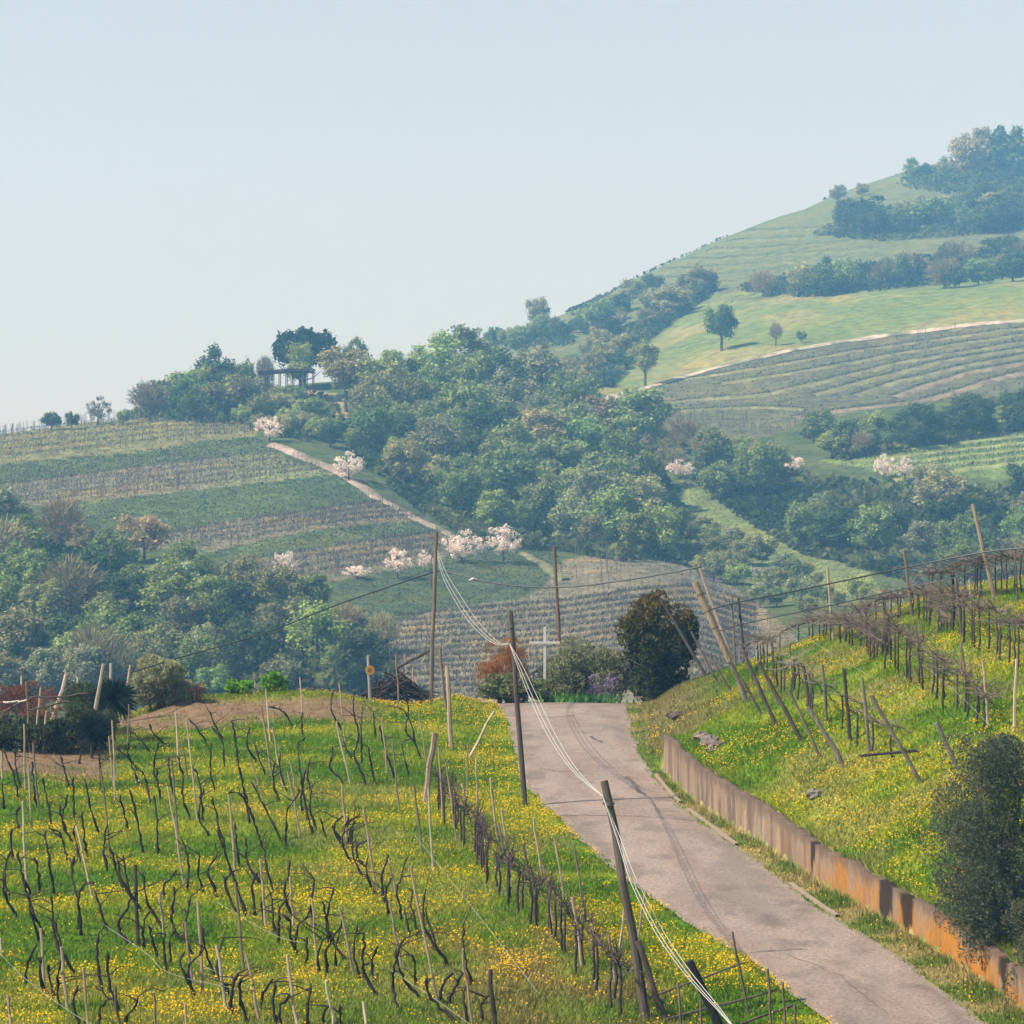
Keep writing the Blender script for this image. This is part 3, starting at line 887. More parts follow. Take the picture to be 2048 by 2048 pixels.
# blossom
for px, py, h, w, lb in ((270, 442, 28, 34, 'pale pink blossoming cherry at the top of the dirt track'),
                         (349, 481, 30, 35, 'pale pink blossoming cherry halfway down the dirt track'),
                         (285, 585, 36, 30, 'pink blossoming cherry standing apart above the lower wood'),
                         (356, 579, 14, 32, 'low spreading blossom bush between two cherries'),
                         (398, 579, 31, 32, 'upright blossoming cherry beside the low blossom bush'),
                         (425, 571, 21, 18, 'small blossoming cherry behind the tall pole'),
                         (462, 563, 33, 46, 'wide blossoming cherry just behind the tall pole'),
                         (503, 563, 38, 42, 'largest whitish blossoming cherry at the foot of the dirt track'),
                         (884, 480, 27, 24, 'pinkish blossoming tree by the striped low field'),
                         (905, 481, 24, 20, 'second pinkish blossoming tree by the striped low field'),
                         (793, 472, 17, 24, 'faded blossom tree below the lime green bush'),
                         (680, 478, 19, 34, 'faded blossom thicket above the central wood edge'),
                         (958, 500, 21, 15, 'narrow pale blossom tree among the dark wood')):
    tree(px, py, h, w, 'airy', tuple(np.array(PINK) * (0.9 + 0.2 * rng.random())), lb, 'cherry_tree', 'cherry tree', 'blossoming cherry trees', bark=(0.06, 0.05, 0.05), low=0.1)


def scatter(poly, n, seed, mind):
    r = np.random.default_rng(seed); pts = []
    p = np.array(poly); lo = p.min(0); hi = p.max(0)
    tries = 0
    while len(pts) < n and tries < 20000:
        tries += 1
        q = lo + (hi - lo) * r.random(2)
        if not in_poly(np.array([q[0]]), np.array([q[1]]), poly)[0]: continue
        if all(((q[0] - a[0]) / mind) ** 2 + ((q[1] - a[1]) / (mind * 0.6)) ** 2 > 1 for a in pts): pts.append(tuple(q))
    return pts


SHOWN = [(884, 480, 30), (905, 481, 26), (793, 472, 26), (680, 478, 36), (958, 500, 18), (832, 458, 36), (862, 457, 22), (144, 560, 50), (83, 563, 30), (503, 563, 40), (755, 581, 20)]


def wood(poly, n, seed, mind, hrange, palette, where, frm, group, kinds=('round', 'tall'), key=lambda q: q[0], asp=(0.8, 1.15), name='tree', cat='tree', low=0.05):
    r = np.random.default_rng(seed)
    pts = sorted(scatter(poly, n, seed, mind), key=key)
    cnt = {}
    for q in pts:
        if any(abs(q[0] - a) < w_ * 0.62 and -2 < q[1] - b_ < min(hrange[1] * 0.95, 30 if a < 200 else 90) for a, b_, w_ in SHOWN): continue
        if abs(q[0] - 648) < 26 and 335 < q[1] < 388: continue
        c0 = palette[int(r.integers(len(palette)))]
        cnt[c0] = cnt.get(c0, 0) + 1
        h = hrange[0] + (hrange[1] - hrange[0]) * r.random()
        w = h * (asp[0] + (asp[1] - asp[0]) * r.random())
        kd = kinds[int(r.integers(len(kinds)))]
        if c0 is BROWN: kd = 'bare'
        tree(q[0], q[1], h, w, kd, jit(c0, r), f'{CN[c0]} {cat} in {where}, {nth(cnt[c0])} from {frm}', name, cat, group, low=low)


W_CENTRAL = [(352, 462), (372, 440), (385, 400), (430, 385), (470, 385), (560, 400), (600, 425), (640, 450), (665, 480), (690, 520), (690, 560), (620, 562), (560, 552), (520, 550), (480, 536), (430, 508), (385, 480)]
wood(W_CENTRAL, 90, 11, 18, (34, 70), [DARK, MID, MID, MID, LIME, OLIVE, MID, OLIVE, LIME, PALE, MID, LIME, TAN], 'the central wood', 'the dirt track', 'trees of the central wood')
wood([(365, 405), (420, 372), (480, 376), (545, 382), (580, 405), (480, 400), (420, 415)], 18, 12, 14, (28, 42), [OLIVE, MID, PALE, OLIVE, MID, BROWN], 'the wood under the far hill', 'the pergola', 'trees along the wood crown')
W_LEFT = [(-60, 545), (40, 545), (110, 570), (200, 590), (260, 612), (330, 620), (385, 650), (400, 700), (-60, 700)]
wood(W_LEFT, 66, 13, 22, (36, 76), [MID, BROWN, PALE, DARK, OLIVE, MID, LIME, DARK, OLIVE], 'the lower wood', 'the picture edge', 'trees of the lower wood')
wood([(-40, 690), (150, 690), (150, 708), (-40, 708)], 11, 14, 14, (42, 66), [PALE, PALE, TAN, OLIVE], 'the front of the lower wood', 'the picture edge', 'pale trees fronting the lower wood')
wood([(110, 560), (200, 575), (290, 600), (240, 612), (150, 590)], 9, 33, 16, (24, 38), [BROWN, OLIVE, MID], 'the upper edge of the lower wood', 'the tan tree', 'upper edge of the lower wood')
W_RIGHT = [(690, 480), (740, 468), (800, 478), (880, 490), (960, 495), (1090, 490), (1090, 620), (960, 600), (880, 575), (800, 555), (740, 520)]
wood(W_RIGHT, 50, 15, 21, (30, 62), [DARK, MID, DARK, MID, OLIVE, PALE, MID], 'the valley wood', 'the green gully', 'trees of the valley wood')
wood([(690, 520), (740, 540), (800, 575), (860, 600), (800, 625), (740, 600), (695, 575), (680, 500)], 38, 16, 11, (14, 28), [LIME, MID, PALE, OLIVE], 'the green gully', 'the central wood', 'shrubs of the green gully', ('shrub', 'round'), asp=(1.0, 1.6), name='shrub', cat='shrub')
wood([(800, 432), (850, 445), (900, 440), (960, 430), (1090, 405), (1090, 420), (960, 442), (900, 450), (850, 458)], 17, 17, 13, (28, 42), [DARK, DARK, MID, DARK], 'the hedgerow above the striped field', 'the lime bush', 'dark hedgerow trees', asp=(1.0, 1.5), low=0.0)
wood([(575, 385), (600, 350), (660, 315), (720, 285), (700, 300), (650, 335), (620, 372)], 18, 18, 11, (22, 36), [MID, DARK, OLIVE, OLIVE], 'the spur wood', 'the farm track', 'trees of the spur wood', asp=(0.9, 1.4), low=0.02)
wood([(566, 338), (600, 312), (650, 290), (694, 288), (664, 318), (610, 342)], 18, 44, 9, (13, 24), [MID, OLIVE, DARK, OLIVE], 'the scrub on the hill flank', 'the skyline tree', 'scrub on the hill flank', ('shrub', 'round'), asp=(1.0, 1.6), name='shrub', cat='shrub', low=0.0)
wood([(478, 345), (520, 335), (560, 330), (570, 345), (520, 350)], 9, 19, 10, (13, 22), [DARK, MID, OLIVE], 'the far shoulder of the hill', 'the skyline tree', 'shrubs on the hill shoulder', ('shrub',), asp=(1.0, 1.6), name='shrub', cat='shrub')
wood([(740, 300), (800, 287), (900, 276), (1080, 262), (1080, 285), (900, 290), (800, 298)], 24, 20, 10, (20, 36), [MID, DARK, OLIVE, BROWN], 'the hedge above the meadow', 'the meadow tree', 'hedge line trees above the meadow', ('round', 'tall', 'shrub'), asp=(1.0, 1.7), low=0.0)
wood([(815, 237), (850, 228), (900, 222), (960, 216), (1080, 205), (1080, 225), (960, 236), (880, 240)], 22, 21, 10, (22, 38), [MID, DARK, OLIVE, DARK], 'the upper hedge belt', 'the skyline end', 'trees of the upper hedge belt', ('round', 'tall', 'shrub'), asp=(1.0, 1.7), low=0.0)
for k, (px, py, h, w) in enumerate(((838, 205, 22, 20), (862, 200, 18, 18), (912, 186, 30, 20), (925, 184, 22, 18), (945, 182, 26, 22), (965, 184, 52, 38), (983, 182, 58, 36), (1001, 178, 50, 34), (1017, 176, 48, 36), (1040, 165, 46, 28), (1060, 160, 44, 26))):
    c0 = (BROWN, BROWN, MID, DARK, OLIVE, BROWN, TAN, DARK, MID, DARK, MID)[k]
    tree(px, py, h, w, 'conifer' if k in (7, 8) else 'tall', jit(c0, rng), f'{CN[c0]} tree on the high skyline, {nth(k + 1)} going uphill', D=1150, low=0.05, group='skyline trees of the high hill')
wood([(236, 425), (262, 398), (300, 405), (325, 425), (362, 445), (372, 462), (330, 452), (290, 440)], 22, 22, 11, (18, 30), [MID, OLIVE, DARK, LIME], 'the slope under the pergola', 'the ridge evergreen', 'bushes under the pergola', ('shrub', 'round'), asp=(1.0, 1.5), name='shrub', cat='shrub')
wood([(140, 420), (200, 405), (240, 400), (250, 418), (200, 424)], 18, 23, 8, (28, 48), [MID, DARK, OLIVE, LIME], 'the ridge thicket', 'the bare ridge thicket', 'bushes of the ridge thicket', ('shrub', 'round'), asp=(0.9, 1.4), name='shrub', cat='shrub')
wood([(620, 440), (700, 440), (790, 470), (720, 470), (660, 476)], 14, 24, 13, (20, 32), [OLIVE, BROWN, MID, LIME], 'the scrub under the terraces', 'the central wood', 'scrub under the terraces', ('shrub', 'airy', 'round'), asp=(0.9, 1.4), name='shrub', cat='shrub')


def land_points(poly, k, lo, hi, dmax=1300.0):
    """k random points of the far land inside a patch; returns x, y, z"""
    out = []; got = 0
    for _ in range(30):
        n = 6000
        px = lo[0] + (hi[0] - lo[0]) * rng.random(n); D = np.exp(math.log(320) + (math.log(dmax) - math.log(320)) * rng.random(n))
        x = (px - 512) / F * D; z = far_z(x, D); py = 512 - F * z / D
        m = in_poly(px, py, poly)
        out.append(np.stack([x[m], D[m], z[m]], -1)); got += int(m.sum())
        if got >= k: break
    o = np.concatenate(out)[:k]
    return o[:, 0], o[:, 1], o[:, 2]


def rough_grass():
    V, C = [], []
    for key, k, col in (('bank1', 5200, (0.072, 0.100, 0.042)), ('bank2', 6200, (0.067, 0.098, 0.042)), ('bank3', 2600, (0.072, 0.098, 0.045)), ('cherryslope', 5200, (0.062, 0.084, 0.042)), ('fieldA', 5200, (0.16, 0.15, 0.07)), ('fieldB', 5200, (0.15, 0.13, 0.09)),
                        ('fieldC', 3600, (0.15, 0.13, 0.09)), ('fieldD', 2600, (0.13, 0.12, 0.07)), ('gully', 3600, (0.16, 0.20, 0.06)), ('terraces', 3000, (0.092, 0.098, 0.056)), ('knoll', 7000, (0.15, 0.138, 0.092)), ('lowfield', 3000, (0.11, 0.15, 0.05))):
        poly = POLY[key]; p = np.array(poly, float); lo = np.maximum(p.min(0), (-60, 60)); hi = np.minimum(p.max(0), (1090, 700))
        x, D, z = land_points(poly, k, lo, hi, 1300 if key in ('hilltop', 'meadow', 'terraces', 'lowfield') else 700); m = len(x)
        a = rng.random(m) * 6.28; w = (0.14 + 0.26 * rng.random(m)) * (D / 600); h = (0.15 + 0.30 * rng.random(m)) * (D / 600)
        b = np.stack([x, D, z - 0.08], -1); d = np.stack([np.cos(a) * w, np.sin(a) * w, 0 * w], -1)
        V.append(np.stack([b - d, b + d, b + np.stack([rng.normal(size=m) * 0.2, rng.normal(size=m) * 0.2, h], -1)], 1).reshape(-1, 3))
        c = np.array(col) * ((0.8 + 0.4 * rng.random((m, 1))) if key in ('meadow', 'hilltop', 'terraces', 'lowfield') else (0.78 + 0.44 * rng.random((m, 1)))) * (0.75 + 0.5 * fbm(x * 0.12, D * 0.12, 19, 3))[:, None]
        C.append(np.repeat(c[:, None, :], 3, 1).reshape(-1, 3))
    V = np.concatenate(V); C = np.concatenate(C)
    o = obj('hillside_grass', np_mesh('hillside_grass', V, np.arange(len(V)).reshape(-1, 3), M_grass, C))
    tag(o, 'rough tufted grass over the far banks and meadows', 'grass', kind='stuff')


rough_grass()


def undergrowth():
    n = 66000
    V, C = [], []
    for poly, frac in ((W_CENTRAL, 0.3), (W_LEFT, 0.3), (W_RIGHT, 0.3), ([(570, 385), (600, 345), (700, 288), (718, 290), (650, 340), (612, 388)], 0.14), ([(735, 292), (800, 274), (900, 262), (1090, 245), (1090, 272), (900, 289), (800, 298)], 0.20),
                       ([(812, 236), (860, 214), (960, 200), (1090, 190), (1090, 224), (960, 237), (880, 242)], 0.20), ([(800, 434), (900, 424), (1090, 396), (1090, 420), (900, 452), (840, 462)], 0.14),
                       ([(128, 420), (170, 404), (240, 391), (330, 400), (362, 442), (300, 442), (240, 426)], 0.14), ([(478, 346), (520, 334), (565, 326), (575, 345), (520, 352)], 0.06), ([(385, 486), (480, 538), (500, 548), (470, 540), (420, 512)], 0.05),
                       ([(562, 309), (640, 269), (750, 219), (832, 191), (832, 198), (750, 226), (640, 277), (570, 318)], 0.008), ([(895, 188), (960, 165), (1090, 130), (1090, 190), (960, 198)], 0.16)):
        k = int(n * frac); p = np.array(poly); lo, hi = p.min(0), p.max(0)
        x, D, z = land_points(poly, k, lo, hi); m = len(x)
        pos = np.stack([x, D, z + 0.3 + (9.0 if poly[0][0] == 895 else (1.0 if poly[0][0] == 562 else 3.0)) * rng.random(m) * fbm(x * 0.15, D * 0.15, 5, 3)], -1)
        nr = rng.normal(size=(m, 3)) + np.array([0, 0, 0.8]); nr /= np.linalg.norm(nr, axis=1)[:, None]
        u = np.cross(nr, rng.normal(size=(m, 3))); u /= np.linalg.norm(u, axis=1)[:, None]; v = np.cross(nr, u)
        s = 0.35 + 0.5 * rng.random((m, 1))
        V.append(np.stack([pos - u * s, pos - v * s, pos + u * s, pos + v * s], 1).reshape(-1, 3))
        g = fbm(x * 0.06, D * 0.06, 66, 3)
        c = mix(np.broadcast_to((0.035, 0.06, 0.022), (m, 3)), np.array((0.11, 0.13, 0.045)), sst(0.4, 0.65, g)) * (0.7 + 0.6 * rng.random(m))[:, None]
        C.append(np.repeat(c[:, None, :], 4, 1).reshape(-1, 3))
    V = np.concatenate(V); C = np.concatenate(C)
    o = obj('undergrowth', np_mesh('undergrowth', V, np.arange(len(V)).reshape(-1, 4), M_grass, C))
    tag(o, 'low green undergrowth filling the woods on the far slopes', 'undergrowth', kind='stuff')


undergrowth()


# hilltop pergola --------------------------------------------------
def pergola():
    D = 612.0
    s = D / F
    x0, x1 = (258 - 512) * s, (315 - 512) * s
    gz = float(far_z(np.array([(x0 + x1) / 2]), np.array([D]))[0])
    top = (512 - 371.5) * s
    e = empty('pergola', ((x0 + x1) / 2, D, gz), 'long dark open-sided pergola on slender posts on the hilltop', 'pergola')
    cx = (x0 + x1) / 2; L = x1 - x0
    m = MB(); n = 24
    for yy in (-2.0, 2.0):
        pts = [(t * L - L / 2, yy, top - gz - 0.6 + 0.5 * math.sin(t * 2.2)) for t in np.linspace(0, 1, n)]
        m.tube(pts, 0.17, 4)
    obj('beam', m.mesh('beam', M_roof), e)
    for t in np.linspace(0.01, 0.99, 26):
        m = MB(); zt = top - gz - 0.25 + 0.5 * math.sin(t * 2.2); x = t * L - L / 2
        m.box((x - 0.10, -2.8, zt), (x + 0.10, 2.8, zt + 0.28))
        obj('rafter', m.mesh('rafter', M_roof), e)
    for t in np.linspace(0.03, 0.97, 9):
        for yy in (-2, 2):
            m = MB(); x = t * L - L / 2
            g = float(far_z(np.array([cx + x]), np.array([D + yy]))[0]) - gz
            m.tube([(x, yy, g - 0.3), (x, yy, top - gz - 0.6 + 0.5 * math.sin(t * 2.2))], 0.11, 6)
            obj('post', m.mesh('post', M_roof), e)


pergola()


# tracks -----------------------------------------------------------
def ribbon(pts, w, name, label, col, lift=0.15):
    pp = np.array(pts, float)
    s = np.linspace(0, len(pp) - 1, 24 * (len(pp) - 1))
    px = np.interp(s, range(len(pp)), pp[:, 0]); py = np.interp(s, range(len(pp)), pp[:, 1])
    D = _gsm(hit(px, py, True), 6, 0); x = (px - 512) / F * D
    dx, dy = np.gradient(x), np.gradient(D); l = np.hypot(dx, dy) + 1e-9
    nx, ny = -dy / l, dx / l
    rows = []
    for f in (-1, -0.4, 0.4, 1):
        ww = w / 2 * (1 + (fbm(s * 3, s * 0 + f, 3, 3) - 0.5) * 0.7)
        a, b = x + nx * ww * f, D + ny * ww * f
        rows.append(np.stack([a, b, far_z(a, b) + lift + (0.1 if abs(f) < 1 else -0.25)], -1))
    V = np.stack(rows, 1).reshape(-1, 3); n = len(s)
    Q = [(4 * i + j, 4 * i + j + 1, 4 * i + j + 5, 4 * i + j + 4) for i in range(n - 1) for j in range(3)]
    c = mix(np.array(col) * (0.7 + 0.6 * fbm(V[:, 0] * 0.3, V[:, 1] * 0.3, 4, 3))[:, None], np.array((0.09, 0.11, 0.05)), sst(0.55, 0.72, fbm(V[:, 0] * 0.16, V[:, 1] * 0.16, 14, 3)) * 0.7)
    o = obj(name, np_mesh(name, V, np.array(Q), M_hill, c, True))
    tag(o, label, kind='structure')


ribbon([(272, 444), (300, 455), (345, 476), (380, 499), (430, 526), (476, 546)], 3.2, 'dirt_track', 'pale dirt track running down past the blossoming cherries', (0.27, 0.215, 0.175), 0.3)
ribbon([(524, 553), (545, 566), (566, 582)], 2.2, 'footpath', 'faint footpath below the large cherry', (0.15, 0.15, 0.08), 0.2)
ribbon([(584, 406), (624, 394), (648, 388), (697, 373.5), (746, 361), (778, 354), (844, 341.5), (918, 331.5), (990, 324), (1080, 316)], 4.5, 'farm_track', 'pale farm track along the top of the terraces', (0.38, 0.33, 0.25), 0.4)


# far vine rows and stakes ------------------------------------------
def c5(*a): return [((1100 + .4907 * x) / 2, (550 + .4907 * y) / 2) for x, y in a]


def far_row(pts, label, group, h=1.5, col=(0.13, 0.105, 0.085), edge=None, dens=5.0):
    pp = np.array(pts, float)
    s = np.linspace(0, len(pp) - 1, 40 * (len(pp) - 1))
    px = np.interp(s, range(len(pp)), pp[:, 0]); py = np.interp(s, range(len(pp)), pp[:, 1])
    D = _gsm(hit(px, py, True), 5, 0); x = (px - 512) / F * D; z = far_z(x, D)
    L = np.concatenate([[0], np.cumsum(np.hypot(np.diff(x), np.diff(D)))])
    n = int(min(L[-1] * dens * 2.4, 6000)); t = rng.random(n) * L[-1]
    X = np.interp(t, L, x) + rng.normal(size=n) * 0.25; Y = np.interp(t, L, D) + rng.normal(size=n) * 0.25; Z = far_z(X, Y)
    org = np.array([x[len(x) // 2], D[len(x) // 2], z[len(x) // 2]])
    e = empty('vine_row', tuple(org), label, 'vines', group)
    h0 = h * (0.25 + 0.5 * rng.random(n)); hh = h * (0.25 + 0.5 * rng.random(n))
    a = rng.normal(size=(n, 2)) * 0.28
    w = 0.03 + 0.04 * rng.random(n)
    b0 = np.stack([X, Y, Z + h0 * 0.7], -1)
    V = np.stack([b0 + np.stack([w, 0 * w, -w], -1), b0 - np.stack([w, 0 * w, -w], -1), b0 + np.stack([a[:, 0], a[:, 1], hh * 0.7], -1)], 1).reshape(-1, 3) - org
    C = np.repeat((np.array(col) * (0.6 + 0.8 * rng.random((n, 1))))[:, None, :], 3, 1).reshape(-1, 3)
    obj('canes', np_mesh('canes', V, np.arange(len(V)).reshape(-1, 3), M_grass, C), e)['kind'] = 'stuff'
    m = MB(); k = int(min(L[-1] / 1.6, 220))
    for tt in np.linspace(0, L[-1], k):
        xx = np.interp(tt, L, x); yy = np.interp(tt, L, D); zz = float(far_z(np.array([xx]), np.array([yy]))[0])
        m.tube([(xx, yy, zz - 0.2), (xx + rng.normal() * 0.08, yy, zz + h * 0.75)], [0.035, 0.025], 3)
    obj('trunks', m.mesh('trunks', M_bark, org), e, color=(0.13, 0.11, 0.085))['kind'] = 'stuff'
    if edge is not None:      # grassy or earthen terrace lip along the row
        rows = []
        dx, dy = np.gradient(x), np.gradient(D); l = np.hypot(dx, dy) + 1e-9
        for f, dz in ((0.2, 0.08), (1.2, 0.32), (2.4, 0.30), (3.6, -0.15)):
            a_, b_ = x + dy / l * f, D - dx / l * f
            rows.append(np.stack([a_, b_, far_z(a_, b_) + dz + (fbm(s * 9, s * 0 + f, 6, 3) - 0.5) * 0.4], -1))
        V = np.stack(rows, 1).reshape(-1, 3) - org; nn = len(s)
        Q = [(4 * i + j, 4 * i + j + 1, 4 * i + j + 5, 4 * i + j + 4) for i in range(nn - 1) for j in range(3)]
        C = np.array(edge) * (0.75 + 0.5 * fbm(V[:, 0] * 0.4, V[:, 1] * 0.4, 4, 3))[:, None]
        obj('terrace_lip', np_mesh('terrace_lip', V, np.array(Q), M_hill, C, True), e)


LIP = (0.145, 0.152, 0.082); LIP2 = (0.175, 0.148, 0.10)
G = 'terraced vine rows on the far hill'
for k, (pts, lip) in enumerate([
    (c5((560, 425), (900, 372), (1300, 300), (1932, 215), (2300, 190)), LIP),
    (c5((700, 440), (1000, 398), (1400, 322), (1932, 240), (2300, 215)), LIP),
    (c5((840, 492), (1100, 435), (1400, 360), (1932, 272), (2300, 240)), LIP),
    (c5((1060, 490), (1300, 425), (1600, 348), (1932, 297), (2300, 265)), LIP),
    (c5((1220, 495), (1400, 435), (1700, 365), (1932, 325), (2300, 290)), LIP),
    (c5((1380, 500), (1500, 455), (1700, 395), (1932, 355), (2300, 320)), LIP2),
    (c5((980, 582), (1200, 548), (1480, 517), (1650, 472), (1800, 422), (1932, 392), (2300, 350)), LIP2),
    (c5((200, 555), (450, 522), (700, 497), (900, 486)), LIP),
    (c5((290, 582), (600, 548), (900, 538), (1050, 548)), LIP)]):
    far_row(pts, f'curving terraced vine row on the far hill, {nth(k + 1)} below the farm track', G, edge=lip, col=(0.095, 0.10, 0.058), h=1.0)
for k in range(9):
    y = 232 + k * 9.5
    x0 = float(np.interp(y - 5, [168, 222, 240, 272, 312], [900, 750, 715, 640, 560])) + 4
    far_row([(x0, y), (x0 + 60, y - 3), (x0 + 120, y - 7), (min(x0 + 190, 880), y - 12)], f'faint vine row across the flank of the high hill, {nth(k + 1)} from its top', 'vine rows on the high flank', h=1.4, col=(0.10, 0.125, 0.06), edge=(0.118, 0.135, 0.062), dens=1.5)
for k in range(5):
    y = 655 + k * 26
    far_row(c5((1260 + k * 30, y + 75), (1500, y + 48), (1932, y), (2300, y - 40)), f'vine row in the striped low field, {nth(k + 1)} from its upper hedge', 'vine rows of the striped low field', edge=(0.17, 0.20, 0.075), col=(0.09, 0.10, 0.06))
for k in range(15):
    o = k * 6.4
    far_row([(395 - k * 6, 618 + o), (470, 612 + o), (560, 604 + o * 1.02), (640, 592 + o * 1.05), (700, 588 + o * 1.08), (755, 606 + o * 1.08)],
            f'brown dormant vine row on the knoll behind the cross, {nth(k + 1)} from its top', 'vine rows of the brown knoll', h=1.15, col=(0.15, 0.126, 0.092), dens=11)


def between(a, b, f):
    a = np.array(a, float); b = np.array(b, float)
    return [tuple(p) for p in a * (1 - f) + b * f]


for nm, a, b, kk in (('top field of the near hill', [(-60, 436), (0, 430), (100, 420), (180, 414), (250, 425)], [(-60, 468), (0, 462), (100, 452), (180, 441), (254, 434)], 5),
                     ('second field of the near hill', [(-60, 492), (30, 482), (130, 467), (210, 459), (275, 455)], [(-60, 520), (30, 506), (130, 497), (230, 485), (330, 472)], 5),
                     ('third field of the near hill', [(165, 535), (235, 522), (300, 513), (350, 505), (375, 502)], [(190, 547), (240, 545), (300, 533), (377, 522), (428, 521)], 4),
                     ('fourth field of the near hill', [(240, 562), (290, 553), (340, 545), (390, 538), (440, 531)], [(235, 578), (290, 582), (340, 574), (390, 566), (440, 558)], 4)):
    for k in range(kk):
        far_row(between(a, b, (k + 0.4) / kk), f'dormant vine row in the {nm}, {nth(k + 1)} from its upper edge', 'vine rows of the near hill', h=1.2, col=(0.135, 0.12, 0.088), dens=5)


def far_stakes():
    m_v = []
    for poly, n in ((POLY['fieldA'], 520), (POLY['fieldB'], 420), (POLY['fieldC'], 260), (POLY['fieldD'], 150), (POLY['knoll'], 380),
                    (c5((300, 590), (700, 580), (1000, 600), (1010, 670), (700, 650), (330, 630)), 130), (POLY['terraces'], 200)):
        p = np.array(poly, float); lo, hi = np.maximum(p.min(0), (-40, 0)), np.minimum(p.max(0), (1070, 690))
        q = lo + (hi - lo) * rng.random((n * 4, 2))
        q[:, 1] = np.round(q[:, 1] / 7) * 7 + rng.normal(size=len(q)) * 0.3
        q = q[in_poly(q[:, 0], q[:, 1], poly)][:n]
        D = hit(q[:, 0], q[:, 1], True); ok = D < 790; q = q[ok]; D = D[ok]
        x = (q[:, 0] - 512) / F * D; z = far_z(x, D)
        h = 1.8 + 0.7 * rng.random(len(q)); w = 0.06
        tx = rng.normal(size=len(q)) * 0.08
        for a in range(3):
            an = a * 2.094
        ring = [(math.cos(k * 2.094) * w, math.sin(k * 2.094) * w) for k in range(3)]
        B = [np.stack([x + c, D + s, z - 0.2], -1) for c, s in ring] + [np.stack([x + c * 0.8 + tx, D + s * 0.8, z + h], -1) for c, s in ring]
        m_v.append(np.stack(B, 1))
    V = np.concatenate(m_v); n = len(V)
    f = np.array([(0, 1, 4), (0, 4, 3), (1, 2, 5), (1, 5, 4), (2, 0, 3), (2, 3, 5), (3, 4, 5)])
    T = (f[None] + (np.arange(n) * 6)[:, None, None]).reshape(-1, 3)
    C = np.repeat((np.array((0.42, 0.37, 0.30)) * (0.7 + 0.5 * rng.random((n, 1))))[:, None, :], 6, 1).reshape(-1, 3)
    o = obj('distant_stakes', np_mesh('distant_stakes', V.reshape(-1, 3), T, M_grass, C))
    tag(o, 'hundreds of thin pale vine stakes across the far terraced vineyards', 'stakes', kind='stuff')


far_stakes()

# ------------------------------------------------------------------ near vineyard: stakes
GREYW = (0.34, 0.265, 0.185); DARKW = (0.055, 0.043, 0.036); MIDW = (0.17, 0.13, 0.095); PALEW = (0.42, 0.34, 0.24)


def post_between(p_base, p_top, r, color, name, sides=7, taper=0.85, wob=0.012):
    p0, p1 = np.asarray(p_base, float), np.asarray(p_top, float)
    L = np.linalg.norm(p1 - p0); n = 6
    t = np.linspace(-0.25 / L, 1, n)
    pts = p0 + (p1 - p0) * t[:, None]
    off = rng.normal(size=(n, 3)) * wob; off[:, 2] = 0; off[0] = 0
    m = MB(); m.tube(pts + off, r * np.linspace(1, taper, n), sides)
    return obj(name, m.mesh(name, M_wood, p0, smooth=False), None, tuple(p0), color)


def base_top(k, tx, ty, bx, by, D=None, lean=0.0):
    tp, bp = cc(k, tx, ty), cc(k, bx, by)
    b = gpt(*bp) if D is None else P(*bp, D)
    t = P(*tp, b[1] + lean)
    return b, t


